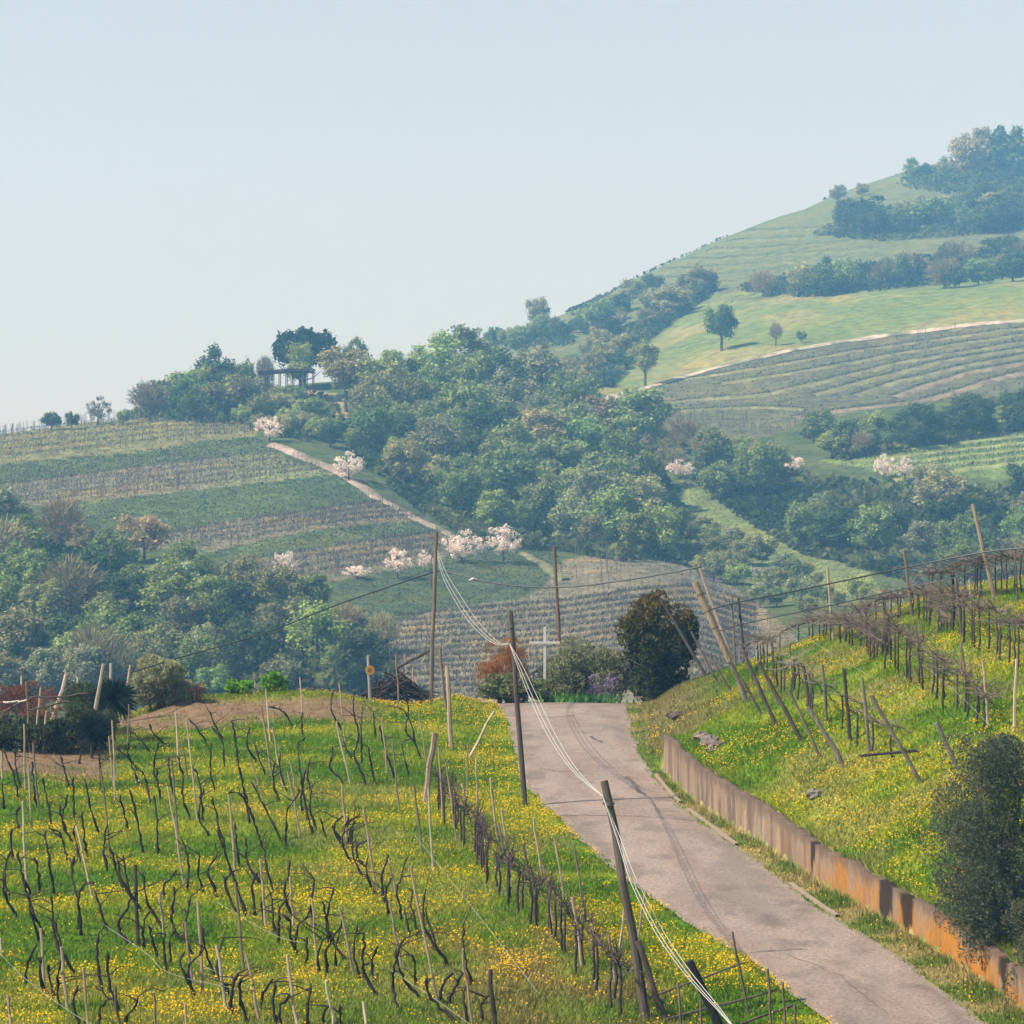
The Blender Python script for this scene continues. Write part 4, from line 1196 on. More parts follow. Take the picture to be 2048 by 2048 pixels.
STAKES = [  # crop, top x, top y, base x, base y, half width in crop px
    (1, 180, 560, 190, 1060), (1, 245, 700, 295, 1190), (1, 215, 870, 245, 1390), (1, 168, 1140, 205, 1800), (1, 845, 530, 870, 1160), (1, 822, 650, 858, 1040),
    (1, 968, 410, 972, 720), (1, 765, 890, 840, 1600), (1, 1410, 510, 1490, 1300), (1, 1370, 660, 1420, 1000), (1, 1325, 470, 1345, 860), (1, 1265, 1025, 1395, 1800),
    (1, 10, 760, 15, 980), (2, 580, 0, 705, 580), (2, 310, 780, 340, 1280), (2, 455, 920, 515, 1400), (2, 630, 1075, 662, 1530), (2, 1400, 730, 1450, 1210),
    (2, 1640, 910, 1715, 1420), (2, 870, 1215, 900, 1560), (2, 1170, 1260, 1178, 1560), (2, 1395, 1345, 1412, 1600), (2, 60, 1280, 72, 1560), (2, 5, 850, 15, 990), (2, 1200, 500, 1242, 850),
    (3, 250, 240, 290, 720), (3, 455, 370, 480, 720), (3, 612, 510, 656, 1045), (3, 810, 580, 912, 1065), (3, 1300, 290, 1505, 1260), (3, 1150, 235, 1220, 560),
    (4, 970, 1100, 1075, 1720), (3, 1155, 540, 1240, 1010), (3, 150, 905, 247, 1400), (3, 440, 910, 505, 1420), (3, 710, 1090, 765, 1420), (3, 970, 1240, 995, 1480), (3, 1665, 870, 1738, 1420),
    (4, 285, 270, 315, 640), (4, 255, 400, 335, 905), (4, 335, 545, 407, 965), (4, 525, 190, 545, 430), (4, 800, 230, 832, 520), (4, 780, 500, 882, 945), (4, 835, 540, 850, 665),
    (4, 1200, 20, 1222, 405), (4, 1260, 30, 1300, 350), (4, 1320, 130, 1335, 300), (4, 1360, 440, 1417, 790), (4, 1500, 680, 1528, 1210), (4, 1555, 790, 1628, 1350),
    (4, 1705, 660, 1700, 1000), (4, 1765, 755, 1778, 1185), (4, 1665, 940, 1725, 1240), (4, 1795, 1120, 1845, 1360), (4, 1865, 910, 1920, 1350), (4, 440, 850, 532, 1305),
    (4, 455, 780, 505, 1000), (4, 825, 950, 858, 1390), (4, 205, 190, 212, 320), (4, 175, 740, 272, 1070),
    (6, 100, 180, 147, 595), (6, 35, 380, 72, 620), (6, 150, 470, 215, 760), (6, 165, 380, 232, 755), (6, 378, 435, 428, 805), (6, 312, 600, 382, 1010), (6, 440, 740, 505, 1120),
    (6, 515, 570, 572, 965), (6, 630, 610, 717, 1095), (6, 630, 950, 692, 1410), (6, 750, 1085, 792, 1390), (6, 862, 1195, 912, 1560), (6, 985, 820, 930, 1285), (6, 1100, 905, 1010, 1450)]
THICK = {(1, 245, 700, 295, 1190): 0.03}


def bands(items, basepy, edges):
    """strip index of each item by the height of its foot in the slope"""
    return [int(np.searchsorted(edges, v)) for v in basepy]


STRIP = ['top strip', 'second strip down', 'third strip down', 'fourth strip down', 'fifth strip down', 'sixth strip down', 'bottom strip']
EDG = [745, 790, 835, 880, 925, 970]

_r = np.random.default_rng(78)
_have = [cc(a[0], a[3], a[4]) for a in STAKES]
_k1 = CROPS[1]
_tries = 0; _new = 0
while _new < 8 and _tries < 4000:
    _tries += 1
    bx, by = _r.random() * 470, 745 + 270 * _r.random()
    if bx > 400 + (by - 742) * 0.35 or (bx < 110 and by < 765): continue
    if any(abs(bx - a[0]) < 11 and abs(by - a[1]) < 16 for a in _have): continue
    _have.append((bx, by)); _new += 1
    k = (by - VP) / H0 * (1.7 + 0.6 * _r.random())
    q = [(bx - (0.02 + 0.12 * _r.random()) * k, by - k), (bx, by)]
    q = [((2 * p[0] - _k1[0]) / _k1[2], (2 * p[1] - _k1[1]) / _k1[2]) for p in q]
    STAKES.append((1, q[0][0], q[0][1], q[1][0], q[1][1]))
sk = []
for a in STAKES:
    bp = cc(a[0], a[3], a[4]); sk.append((int(np.searchsorted(EDG, bp[1])), -bp[0], a))
sk.sort(key=lambda t: t[:2])
cnt = {}
for st, _, a in sk:
    cnt[st] = cnt.get(st, 0) + 1
    b, t = base_top(*a, lean=0.15 * rng.normal())
    r = 0.026 + 0.012 * rng.random()
    col = GREYW if rng.random() < 0.6 else (PALEW if rng.random() < 0.5 else MIDW)
    o = post_between(b, t, r, jit(col, rng, 0.2), 'vine_stake')
    shade = 'pale' if col is PALEW else ('grey-brown' if col is MIDW else 'grey')
    tag(o, f'slim {shade} vine stake in the flowery vineyard, {STRIP[st]}, {nth(cnt[st])} from the lane', 'stake', 'vine stakes in the flowery vineyard')

# stouter posts, each with its own look
for (k, tx, ty, bx, by, r, col, lb) in (
        (2, 1020, 300, 1038, 915, 0.05, DARKW, 'stout black vine post standing alone in the middle of the flowery vineyard'),
        (3, 1860, 1015, 1893, 1440, 0.055, DARKW, 'stout black vine post near the lower edge of the flowery vineyard'),
        (4, 1470, 580, 1402, 1085, 0.10, (0.25, 0.19, 0.14), 'thick weathered end post holding the dense vine row'),
        (4, 1560, 115, 1592, 700, 0.085, GREYW, 'thick grey post on the flowery mound beside the lane'),
        (4, 1510, -20, 1548, 410, 0.06, MIDW, 'tall brown stake leaning against the thick grey mound post'),
        (4, 1890, 430, 1718, 755, 0.05, PALEW, 'pale diagonal brace post by the upper lane edge')):
    b, t = base_top(k, tx, ty, bx, by)
    tag(post_between(b, t, r, col, 'vine_post'), lb, 'post', 'stout vine posts')

# ------------------------------------------------------------------ near vineyard: gnarled vines
VINES = [  # crop, then points from foot to tip
    (1, (1145, 785), (1080, 700), (975, 600)), (1, (1290, 735), (1150, 640), (1130, 560)), (1, (1565, 695), (1500, 610), (1430, 520)), (1, (1050, 1025), (980, 820), (880, 740)),
    (1, (1680, 680), (1630, 590), (1580, 460)), (1, (775, 1090), (755, 890), (735, 730)), (1, (600, 860), (605, 780), (630, 700)), (1, (520, 1040), (490, 920), (460, 800)),
    (1, (145, 1130), (100, 920), (20, 745)), (1, (30, 1195), (22, 1100), (10, 1000)), (1, (1130, 1160), (1110, 1010), (1070, 910)), (1, (1215, 1130), (1180, 960), (1190, 900)),
    (1, (395, 1340), (360, 1150), (320, 960)), (1, (500, 1390), (465, 1260), (450, 1170)), (1, (565, 1300), (555, 1100), (550, 960)), (1, (735, 1390), (690, 1220), (640, 980)),
    (1, (960, 1360), (930, 1200), (910, 1100)), (1, (1075, 1530), (1040, 1300), (980, 1050)), (1, (1195, 1540), (1185, 1300), (1170, 1090)), (1, (150, 1395), (115, 1240), (150, 1180)),
    (1, (1390, 970), (1360, 880), (1340, 800)), (1, (1530, 1300), (1510, 1000), (1460, 880)), (1, (1625, 1070), (1580, 900), (1600, 700)), (1, (1690, 900), (1690, 700), (1600, 580)),
    (1, (1790, 850), (1780, 680), (1750, 530)), (1, (1890, 1310), (1850, 1120), (1780, 1060), (1715, 1085)),
    (2, (510, 280), (460, 60), (380, 20)), (2, (105, 275), (75, 80), (95, 30)), (2, (410, 525), (370, 280), (345, 50)), (2, (300, 550), (280, 290), (260, 240)), (2, (210, 565), (150, 290), (130, 200)),
    (2, (610, 290), (570, 100), (560, 30)), (2, (615, 830), (590, 560), (540, 400), (560, 240)), (2, (590, 790), (598, 500), (640, 440), (710, 440)), (2, (805, 795), (740, 580), (710, 480)), (2, (975, 905), (880, 760), (1000, 560), (920, 420), (880, 240)),
    (2, (1090, 940), (1070, 750), (1130, 655)), (2, (300, 885), (240, 700), (200, 500)), (2, (1180, 1000), (1150, 850), (1120, 760)), (2, (1255, 1135), (1235, 950), (1240, 820)), (2, (1270, 1075), (1300, 930), (1260, 890), (1330, 780)),
    (2, (1485, 1315), (1390, 1110), (1340, 1000), (1400, 960)), (2, (1475, 1310), (1400, 1100), (1450, 1030), (1550, 920)), (2, (1410, 505), (1430, 280), (1370, 100)), (2, (1255, 565), (1210, 490), (1330, 350)), (2, (1555, 520), (1490, 400), (1500, 220)),
    (2, (1645, 545), (1555, 340), (1650, 210)), (2, (1795, 655), (1690, 480), (1700, 390), (1770, 350)), (2, (1865, 685), (1780, 450), (1640, 50)), (2, (190, 1205), (200, 1050), (270, 910)), (2, (345, 1285), (290, 1100), (310, 1000)),
    (2, (412, 1305), (360, 1130), (370, 1060)), (2, (447, 1395), (435, 1200), (450, 1040)), (2, (605, 1530), (540, 1340), (590, 1210)), (2, (740, 1540), (745, 1380), (870, 1290)), (2, (930, 1500), (985, 1430), (1045, 1300)),
    (2, (1740, 1435), (1740, 1230), (1800, 1110)), (2, (1875, 1490), (1800, 1300), (1820, 1160)),
    (3, (375, 835), (372, 620), (450, 480)), (3, (345, 765), (335, 620), (325, 490)), (3, (505, 925), (450, 760), (470, 660), (410, 630)), (3, (492, 905), (500, 700), (580, 650), (600, 580)), (3, (567, 1005), (575, 880), (570, 790)),
    (3, (657, 1055), (645, 860), (750, 760)), (3, (720, 1065), (700, 880), (820, 710)), (3, (782, 1005), (770, 900), (800, 760)), (3, (1000, 1105), (950, 1020), (960, 975), (1010, 965)), (3, (1065, 1115), (1015, 980), (1070, 850)),
    (3, (1375, 1215), (1240, 1080), (1200, 900), (1270, 790)), (3, (1335, 1135), (1340, 960), (1300, 910)), (3, (1055, 490), (985, 330), (1000, 230)), (3, (970, 295), (910, 180), (930, 130), (990, 110)), (3, (830, 165), (790, 80), (750, 0)),
    (3, (1645, 1410), (1500, 1270), (1420, 1190), (1410, 1070)), (3, (1500, 1255), (1510, 1130), (1600, 1040)), (3, (1570, 1275), (1600, 1160), (1670, 1050)), (3, (1705, 1410), (1670, 1190), (1690, 1130)), (3, (1800, 1410), (1800, 1240), (1860, 1190)),
    (3, (165, 1390), (100, 1190), (110, 1090)), (3, (30, 1335), (45, 1150), (100, 1040)), (3, (372, 1410), (330, 1260), (350, 1100)), (3, (390, 1420), (390, 1250), (460, 1190)), (3, (570, 1420), (570, 1290), (610, 1130)), (3, (240, 1295), (260, 1180), (340, 1080)),
    (3, (702, 1420), (690, 1320), (720, 1270)), (3, (785, 1410), (815, 1340), (810, 1270)), (3, (1152, 625), (1120, 450), (1170, 380)), (3, (1248, 675), (1200, 470), (1280, 220)), (3, (1302, 785), (1275, 680), (1260, 590)), (3, (1358, 785), (1300, 560), (1320, 470)),
    (3, (265, 705), (260, 620), (255, 530)), (3, (217, 645), (180, 400), (240, 340)),
    (4, (267, 1395), (160, 1080), (100, 830), (50, 490)), (4, (290, 885), (230, 730), (205, 650)), (4, (402, 1355), (300, 1150), (190, 930)), (4, (432, 1385), (430, 1150), (525, 990)), (4, (382, 1065), (330, 900), (350, 780)), (4, (582, 1205), (530, 860), (505, 650), (570, 620)),
    (4, (602, 995), (575, 840), (610, 750)), (4, (542, 605), (540, 530), (545, 440)), (4, (482, 545), (410, 420), (310, 400)), (4, (838, 945), (720, 820), (760, 760), (755, 680)), (4, (822, 565), (740, 420), (755, 290)), (4, (898, 775), (860, 700), (830, 640)),
    (4, (998, 950), (900, 720), (950, 610), (900, 430), (910, 280)), (4, (962, 805), (955, 560), (970, 400)), (4, (1062, 605), (1045, 520), (1045, 430)), (4, (1052, 945), (1025, 800), (1010, 680)), (4, (1208, 930), (1110, 660), (1090, 530)), (4, (1298, 885), (1260, 760), (1240, 650)),
    (4, (1367, 765), (1350, 670), (1260, 570), (1290, 460), (1270, 300)), (4, (1333, 665), (1320, 530), (1260, 420)), (4, (855, 1400), (750, 1230), (830, 1170)), (4, (872, 1360), (840, 1230), (950, 1150)), (4, (895, 1410), (870, 1270), (920, 1200)), (4, (622, 1305), (600, 1220), (580, 1120)), (4, (712, 1315), (690, 1250), (670, 1180)),
]


def smooth_path(pts, n, r, jig):
    pts = np.asarray(pts, float)
    s = np.concatenate([[0], np.cumsum(np.linalg.norm(np.diff(pts, axis=0), axis=1))])
    t = np.linspace(0, s[-1], n)
    Q = np.stack([np.interp(t, s, pts[:, i]) for i in range(3)], -1)
    for _ in range(2):
        Q[1:-1] = Q[1:-1] * 0.5 + (Q[:-2] + Q[2:]) * 0.25
    j = r.normal(size=(n, 3)) * jig
    j[0] = 0
    return Q + j


BARKC = (0.030, 0.023, 0.019)


def gnarled_vine(crop, pts, label, group):
    p2 = [cc(crop, *q) for q in pts]
    b = gpt(*p2[0]); D = b[1]
    W = [b] + [P(*q, D + rng.normal() * 0.12) for q in p2[1:]]
    L = sum(np.linalg.norm(W[i + 1] - W[i]) for i in range(len(W) - 1))
    e = empty('grapevine', tuple(b), label, 'grapevine', group)
    n = max(8, int(L / 0.11))
    path = smooth_path(W, n, rng, 0.014)
    path[0, 2] -= 0.08
    rad = np.linspace(0.038, 0.018, n) * (0.65 + 0.85 * rng.random(n)); rad[-2] *= 1.5
    rad[0] *= 1.3
    m = MB(); m.tube(path, rad, 6)
    obj('trunk', m.mesh('trunk', M_bark, b, True), e, color=jit(BARKC, rng, 0.25))
    for _ in range(int(rng.integers(1, 4))):
        i = int(rng.integers(int(n * 0.55), n)); p0 = path[min(i, n - 1)]
        a = rng.random() * 6.28; Lc = 0.3 + 0.6 * rng.random(); up = rng.random() * 0.9 - 0.15
        d = np.array([math.cos(a), math.sin(a) * 0.6, up])
        c = smooth_path([p0, p0 + d * Lc * 0.5 + (0, 0, 0.05), p0 + d * Lc + np.array([0, 0, rng.normal() * 0.12])], 6, rng, 0.01)
        m = MB(); m.tube(c, np.linspace(0.016, 0.006, 6), 4)
        obj('cane', m.mesh('cane', M_bark, b, True), e, color=jit((0.05, 0.035, 0.026), rng))


_r = np.random.default_rng(77)
_have = [cc(v[0], *v[1]) for v in VINES]
_k1 = CROPS[1]
_tries = 0; _new = 0
_lines = [((20, 790), (250, 1012)), ((140, 768), (400, 1012)), ((255, 762), (470, 985)), ((-10, 880), (120, 1012))]
_spots = [(a[0] + (b[0] - a[0]) * f, a[1] + (b[1] - a[1]) * f) for a, b in _lines for f in np.linspace(0, 1, max(4, int((b[1] - a[1]) / 15)))]
while _new < 60 and _tries < len(_spots):
    bx, by = _spots[_tries][0] + _r.normal() * 3, _spots[_tries][1] + _r.normal() * 2.5
    _tries += 1
    if bx < 110 and by < 765: continue
    if any(abs(bx - a[0]) < 4 and abs(by - a[1]) < 5 for a in _have): continue
    _have.append((bx, by)); _new += 1
    k = 0.85 * (by - VP) / H0      # pixels of one vine length here
    l1, l2 = -0.10 - 0.35 * _r.random(), -0.25 + 0.5 * _r.random()
    pts = [(bx, by), (bx + l1 * k, by - 0.62 * k), (bx + (l1 + l2 * 0.4) * k, by - 1.05 * k), (bx + (l1 + l2) * k, by - (1.35 + 0.3 * _r.random()) * k)]
    VINES.append((1,) + tuple(((2 * p[0] - _k1[0]) / _k1[2], (2 * p[1] - _k1[1]) / _k1[2]) for p in pts))
vk = []
for v in VINES:
    bp = cc(v[0], *v[1]); vk.append((int(np.searchsorted(EDG, bp[1])), -bp[0], v))
vk.sort(key=lambda t: t[:2])
cnt = {}
for st, _, v in vk:
    cnt[st] = cnt.get(st, 0) + 1
    gnarled_vine(v[0], v[1:], f'gnarled black grapevine in the flowery vineyard, {STRIP[st]}, {nth(cnt[st])} from the lane', 'bare grapevines in the flowery vineyard')


# dense trellised rows ------------------------------------------------
def cordon_row(foot, n, hpx, where, group, cane_n=7, col=(0.05, 0.04, 0.034), canecol=(0.075, 0.058, 0.048), spread=0.35, drop=False, frm='the lane end', sink=0.0):
    """row of trained vines: each a trunk, an arm along the wire and a brush of canes"""
    foot = np.array(foot, float)
    B = np.array([gpt(*q) for q in foot])
    s = np.concatenate([[0], np.cumsum(np.linalg.norm(np.diff(B[:, :2], axis=0), axis=1))])
    tt = np.linspace(0, s[-1], n)
    for k in range(n):
        x = np.interp(tt[k], s, B[:, 0]); y = np.interp(tt[k], s, B[:, 1])
        x += rng.normal() * 0.08; y += rng.normal() * 0.08
        z = float(near_z(np.array([x]), np.array([y]))[0])
        f = tt[k] / max(s[-1], 1e-6)
        hp = np.interp(f, np.linspace(0, 1, len(hpx)), hpx)
        h = hp * y / F * (0.92 + 0.16 * rng.random())
        b = np.array([x, y, z])
        i = min(np.searchsorted(s, tt[k]), len(B) - 1); i = max(i, 1)
        dr = B[i] - B[i - 1]; dr = dr / (np.linalg.norm(dr) + 1e-9)
        e = empty('trellised_vine', tuple(b), f'trained bare vine in {where}, {nth(k + 1)} from {frm}', 'grapevine', group)
        m = MB()
        path = smooth_path([b - (0, 0, 0.05), b + np.array([rng.normal() * 0.05, rng.normal() * 0.05, h * 0.5]), b + np.array([0, 0, h])], 7, rng, 0.012)
        m.tube(path, np.linspace(0.036, 0.026, 7), 5)
        obj('trunk', m.mesh('trunk', M_bark, b, True), e, color=jit(col, rng, 0.3))
        m = MB()
        tip = b + np.array([0, 0, h]); L = s[-1] / n * 1.15
        arm = smooth_path([tip, tip + dr * L * 0.5 + (0, 0, 0.06), tip + dr * L + (0, 0, rng.normal() * 0.05)], 6, rng, 0.02)
        m.tube(arm, np.linspace(0.03, 0.018, 6), 5)
        obj('arm', m.mesh('arm', M_bark, b, True), e, color=jit(col, rng, 0.3))
        m = MB()
        for _ in range(cane_n):
            p0 = arm[int(rng.integers(6))]
            d = np.array([rng.normal() * spread, rng.normal() * spread, (-0.35 if drop else 0.30) * rng.random() + rng.normal() * 0.24])
            mid = p0 + d * 0.5 + rng.normal(size=3) * 0.06
            m.tube(smooth_path([p0, mid, p0 + d], 5, rng, 0.012), np.linspace(0.011, 0.004, 5), 3)
        c = obj('canes', m.mesh('canes', M_bark, b), e, color=jit(canecol, rng, 0.3)); c['kind'] = 'stuff'


c6 = lambda *a: [cc(6, *p) for p in a]
c7 = lambda *a: [cc(7, *p) for p in a]
cordon_row([cc(4, 1480, 1110), cc(4, 1570, 1230)] + c6((30, 700), (115, 870), (250, 1000), (350, 1080), (470, 1200), (600, 1340), (700, 1460), (830, 1600), (930, 1720)), 44, [34, 36, 38, 46, 50],
           'the dense diagonal row', 'the bare vines of the dense row', cane_n=16, spread=0.24, frm='the thick end post')
cordon_row(c7((1110, 745), (1240, 865), (1400, 950), (1500, 1045), (1600, 1095), (1745, 1175)), 40, [22, 30, 38, 42, 34], 'the front row on the bank', 'vines of the front bank row', cane_n=20, spread=0.4, canecol=(0.13, 0.10, 0.085), frm='the skyline')
cordon_row(c7((1370, 600), (1480, 640), (1600, 700), (1700, 765), (1800, 805), (1960, 880), (2050, 930)), 40, [26, 32, 36, 42, 44], 'the second row on the bank', 'vines of the second bank row', cane_n=22, spread=0.5, canecol=(0.14, 0.11, 0.092), frm='the skyline')
cordon_row(c7((500, 740), (640, 745), (780, 730), (900, 720), (1010, 750), (1080, 760)), 18, [16, 18, 20, 22], 'the skyline row over the bank', 'vines of the skyline row', cane_n=30, spread=0.65, canecol=(0.19, 0.15, 0.125), frm='the leaning pale post')
cordon_row(c7((1000, 740), (1150, 650), (1340, 600)), 14, [18, 22, 24], 'the upper skyline row', 'vines of the upper skyline row', cane_n=32, spread=0.65, canecol=(0.18, 0.14, 0.12), frm='the skyline stake')
cordon_row(c7((1420, 560), (1600, 520), (1760, 500), (1932, 480), (2050, 470)), 18, [34, 36, 38], 'the topmost row of the bank', 'vines of the topmost bank row', cane_n=32, spread=0.7, canecol=(0.16, 0.13, 0.11), frm='the lane')
cordon_row(c7((560, 850), (680, 1000), (830, 1120), (960, 1190), (1100, 1270), (1250, 1350)), 20, [30, 34, 36, 34], 'the straggling row among leaning posts', 'vines among the leaning posts', cane_n=13, spread=0.5, canecol=(0.20, 0.165, 0.12), frm='the dark round bush')

# posts on the bank ---------------------------------------------------
BP = [  # crop, top, base, radius, colour, label
    (7, 915, 345, 945, 725, 0.055, GREYW, 'slender grey stake upright on the bank skyline crossing the dark cable'),
    (7, 1310, 260, 1357, 600, 0.06, MIDW, 'brown stake upright on the bank between two sagging cables'),
    (7, 1665, 20, 1778, 500, 0.085, (0.27, 0.21, 0.15), 'tallest brown post leaning on the bank top beside tangled canes'),
    (7, 420, 495, 442, 770, 0.045, MIDW, 'thin stake first of a pair behind the leaning pale post'),
    (7, 455, 505, 490, 830, 0.055, DARKW, 'dark stake second of a pair behind the leaning pale post'),
    (7, 60, 520, 292, 915, 0.065, (0.10, 0.085, 0.07), 'dark post slanting in front of the round bush'),
    (7, 210, 680, 352, 945, 0.04, MIDW, 'thin slanting stake beside the round bush'),
    (7, 300, 790, 422, 995, 0.045, MIDW, 'short slanting stake at the foot of the leaning pale post'),
    (7, 420, 840, 577, 1105, 0.05, (0.12, 0.10, 0.08), 'dark slanting stake just right of the leaning pale post'),
    (7, 480, 780, 657, 1175, 0.07, (0.11, 0.09, 0.075), 'dark brown slanting post with pale patch on the bank edge'),
    (7, 560, 840, 782, 1243, 0.07, (0.11, 0.09, 0.075), 'dark brown slanting post, longest of the bank edge row'),
    (7, 720, 980, 880, 1335, 0.045, (0.16, 0.14, 0.10), 'greenish slanting stake below the straggling vines'),
    (7, 820, 1070, 1008, 1385, 0.075, (0.21, 0.18, 0.15), 'grey slanting post at the bank foot bound with bark'),
    (7, 790, 855, 825, 1080, 0.07, (0.085, 0.07, 0.06), 'black upright post tied to the grey slanting post'),
    (7, 890, 850, 917, 1155, 0.05, (0.14, 0.125, 0.10), 'faded stake half hidden by pale canes'),
    (7, 1000, 870, 1037, 1245, 0.06, DARKW, 'black upright post in the middle of the bank'),
    (7, 1095, 915, 1132, 1305, 0.055, (0.16, 0.15, 0.12), 'grey upright post behind the crossbar'),
    (7, 1140, 1010, 1402, 1463, 0.06, (0.17, 0.15, 0.12), 'long slanting post carrying the small crossbar'),
    (7, 1475, 1150, 1590, 1390, 0.07, (0.19, 0.17, 0.14), 'short slanting post beside the big olive bush'),
    (7, 1895, 820, 1880, 1190, 0.05, PALEW, 'pale upright stake above the big olive bush'),
    (7, 720, 740, 727, 880, 0.04, MIDW, 'short thin stake among pale canes near the skyline'),
    (7, 1370, 650, 1412, 945, 0.04, MIDW, 'thin stake starting the front bank row'),
    (7, 1605, 730, 1627, 910, 0.04, MIDW, 'thin stake between the front and second bank rows'),
    (7, 1720, 830, 1747, 1155, 0.045, GREYW, 'grey stake near the end of the front bank row'),
    (7, 1580, 400, 1612, 705, 0.045, (0.12, 0.10, 0.08), 'dark stake inside the second bank row'),
    (7, 1650, 410, 1668, 620, 0.045, GREYW, 'grey stake beside the dark stake in the second row'),
    (7, 1885, 260, 1897, 520, 0.04, (0.11, 0.09, 0.08), 'dark thin stake on the topmost row crossing the cable'),
]
for (k, tx, ty, bx, by, r, col, lb) in BP:
    b, t = base_top(k, tx, ty, bx, by)
    tag(post_between(b, t, r, col, 'bank_post'), lb, 'post', 'posts on the grassy bank')
# the leaning pale pair
b, t = base_top(7, 232, 425, 505, 1045)
o = post_between(b, b + (t - b) * 0.40, 0.075, (0.16, 0.13, 0.10), 'leaning_post'); e = o
m = MB(); m.tube([b + (t - b) * 0.34, b + (t - b) * 0.7, t], [0.115, 0.125, 0.12], 10)
obj('sleeve', m.mesh('sleeve', M_wood, b), o, color=(0.28, 0.215, 0.15))
for f in (0.62, 0.76, 0.9):
    m = MB(); c = b + (t - b) * f; d = (t - b) / np.linalg.norm(t - b)
    m.tube([c - d * 0.025, c + d * 0.025], 0.13, 10); obj('band', m.mesh('band', M_wood, b), o, color=(0.12, 0.09, 0.07))
tag(o, 'thick pale leaning post with dark bands that carries the cables', 'post')
b2, t2 = base_top(7, 255, 340, 340, 660)
tag(post_between(b + np.array([-0.05, 0.35, 0.0]), t2 + np.array([0, 0.3, 0]), 0.075, (0.13, 0.105, 0.085), 'leaning_post'), 'darker leaning post tied behind the thick pale one', 'post')
b, t = base_top(8, 1085, 288, 1330, 265, D=gpt(*cc(8, 1320, 330))[1])
tag(post_between(b, t, 0.045, (0.05, 0.04, 0.033), 'crossbar'), 'short dark wooden crossbar nailed to a slanting post', 'crossbar')

# left corner: leaning posts over the hedge
for (k, tx, ty, bx, by, r, col, lb, Dd) in (
        (9, 620, 85, 410, 700, 0.10, (0.40, 0.32, 0.24), 'thick pale post leaning over the dark corner hedge', None),
        (9, 955, -10, 812, 395, 0.08, (0.34, 0.27, 0.2), 'pale leaning post in front of the upper spiky yucca', 97),
        (9, 1022, -15, 1003, 200, 0.06, PALEW, 'short pale stake behind the upper spiky yucca', 104),
        (9, 1205, 0, 1120, 230, 0.06, (0.36, 0.28, 0.2), 'pale leaning stake between yucca and grey-green bush', 104),
        (9, 200, 100, 180, 420, 0.045, PALEW, 'thin stake above the reddish dry hedge top', 101),
        (9, 245, 150, 275, 645, 0.04, MIDW, 'thin grey stake before the reddish hedge', 95),
        (9, 375, 210, 312, 640, 0.045, GREYW, 'grey stake beside the thick leaning hedge post', 95),
        (9, 432, 420, 392, 640, 0.05, GREYW, 'short grey post under the hedge rails', 95),
        (9, 712, 115, 700, 300, 0.04, PALEW, 'tiny stake top behind the corner hedge', 104)):
    b, t = base_top(k, tx, ty, bx, by, D=Dd)
    if Dd: b[2] = min(b[2], float(near_z(np.array([b[0]]), np.array([b[1]]))[0]))
    tag(post_between(b, t, r, col, 'hedge_post'), lb, 'post', 'posts around the corner hedge')
for (pts, lb) in (([(30, 342), (250, 330)], 'pale rail across the reddish hedge'), ([(270, 300), (640, 290), (800, 250)], 'upper dark rail on the hedge posts'), ([(40, 430), (180, 340), (300, 310)], 'dark slanting branch over the reddish hedge'), ([(250, 415), (450, 380), (640, 330)], 'lower dark rail on the hedge posts')):
    W = [P(*cc(9, *q), 94.5) for q in pts]
    m = MB(); m.tube(smooth_path(W, 8, rng, 0.02), 0.035, 5)
    tag(obj('hedge_rail', m.mesh('hedge_rail', M_wood, W[0]), None, tuple(W[0]), (0.07, 0.055, 0.045) if 'dark' in lb else (0.5, 0.46, 0.4)), lb, 'rail', 'rails on the hedge posts')

# ------------------------------------------------------------------ utility poles, cables
POLES = [  # top px, base px, D or None, radius, label
    ((436, 532), (431, 698), None, 0.085, (0.16, 0.125, 0.095), 'tallest dark wooden utility pole on the crest left of the lane'),
    ((510, 611), (525, 806), None, 0.085, (0.085, 0.068, 0.055), 'dark wooden pole at the edge of the lane bearing the white wires'),
    ((605, 781), (646, 1020), None, 0.10, (0.10, 0.08, 0.062), 'nearest dark wooden pole leaning beside the lane bearing the white wires'),
    ((555, 546), (563, 702), 121.0, 0.085, (0.13, 0.085, 0.07), 'reddish brown pole rising behind the white cross'),
]
for tp, bp, Dd, r, col, lb in POLES:
    b = gpt(*bp) if Dd is None else P(*bp, Dd)
    if Dd:
        b[2] = float(near_z(np.array([b[0]]), np.array([b[1]]))[0])
    t = P(*tp, b[1])
    o = post_between(b, t, r, col, 'utility_pole', 9, 0.8, 0.02)
    tag(o, lb, 'utility pole', 'wooden utility poles')
    m = MB(); d = (t - b) / np.linalg.norm(t - b)
    m.tube([t - d * 0.45 + (-0.12, 0, 0), t - d * 0.45 + (0.12, 0, 0)], 0.03, 5); m.tube([t - d * 0.50, t - d * 0.44], r * 0.95, 9)
    obj('bracket', m.mesh('bracket', M_plain, b), o, color=(0.12, 0.12, 0.12))
b, t = base_top(6, 1050, 1230, 1225, 1750)
tag(post_between(b, t, 0.07, (0.09, 0.07, 0.055), 'brace_pole'), 'dark brace pole propping the nearest utility pole', 'pole')
b, t = base_top(6, 1380, 1360, 1590, 1800, D=55.5)
b[2] = min(b[2], float(near_z(np.array([b[0]]), np.array([b[1]]))[0]))
tag(post_between(b, t, 0.10, (0.022, 0.018, 0.015), 'stout_post'), 'stout black post leaning among the rod trellis', 'post')
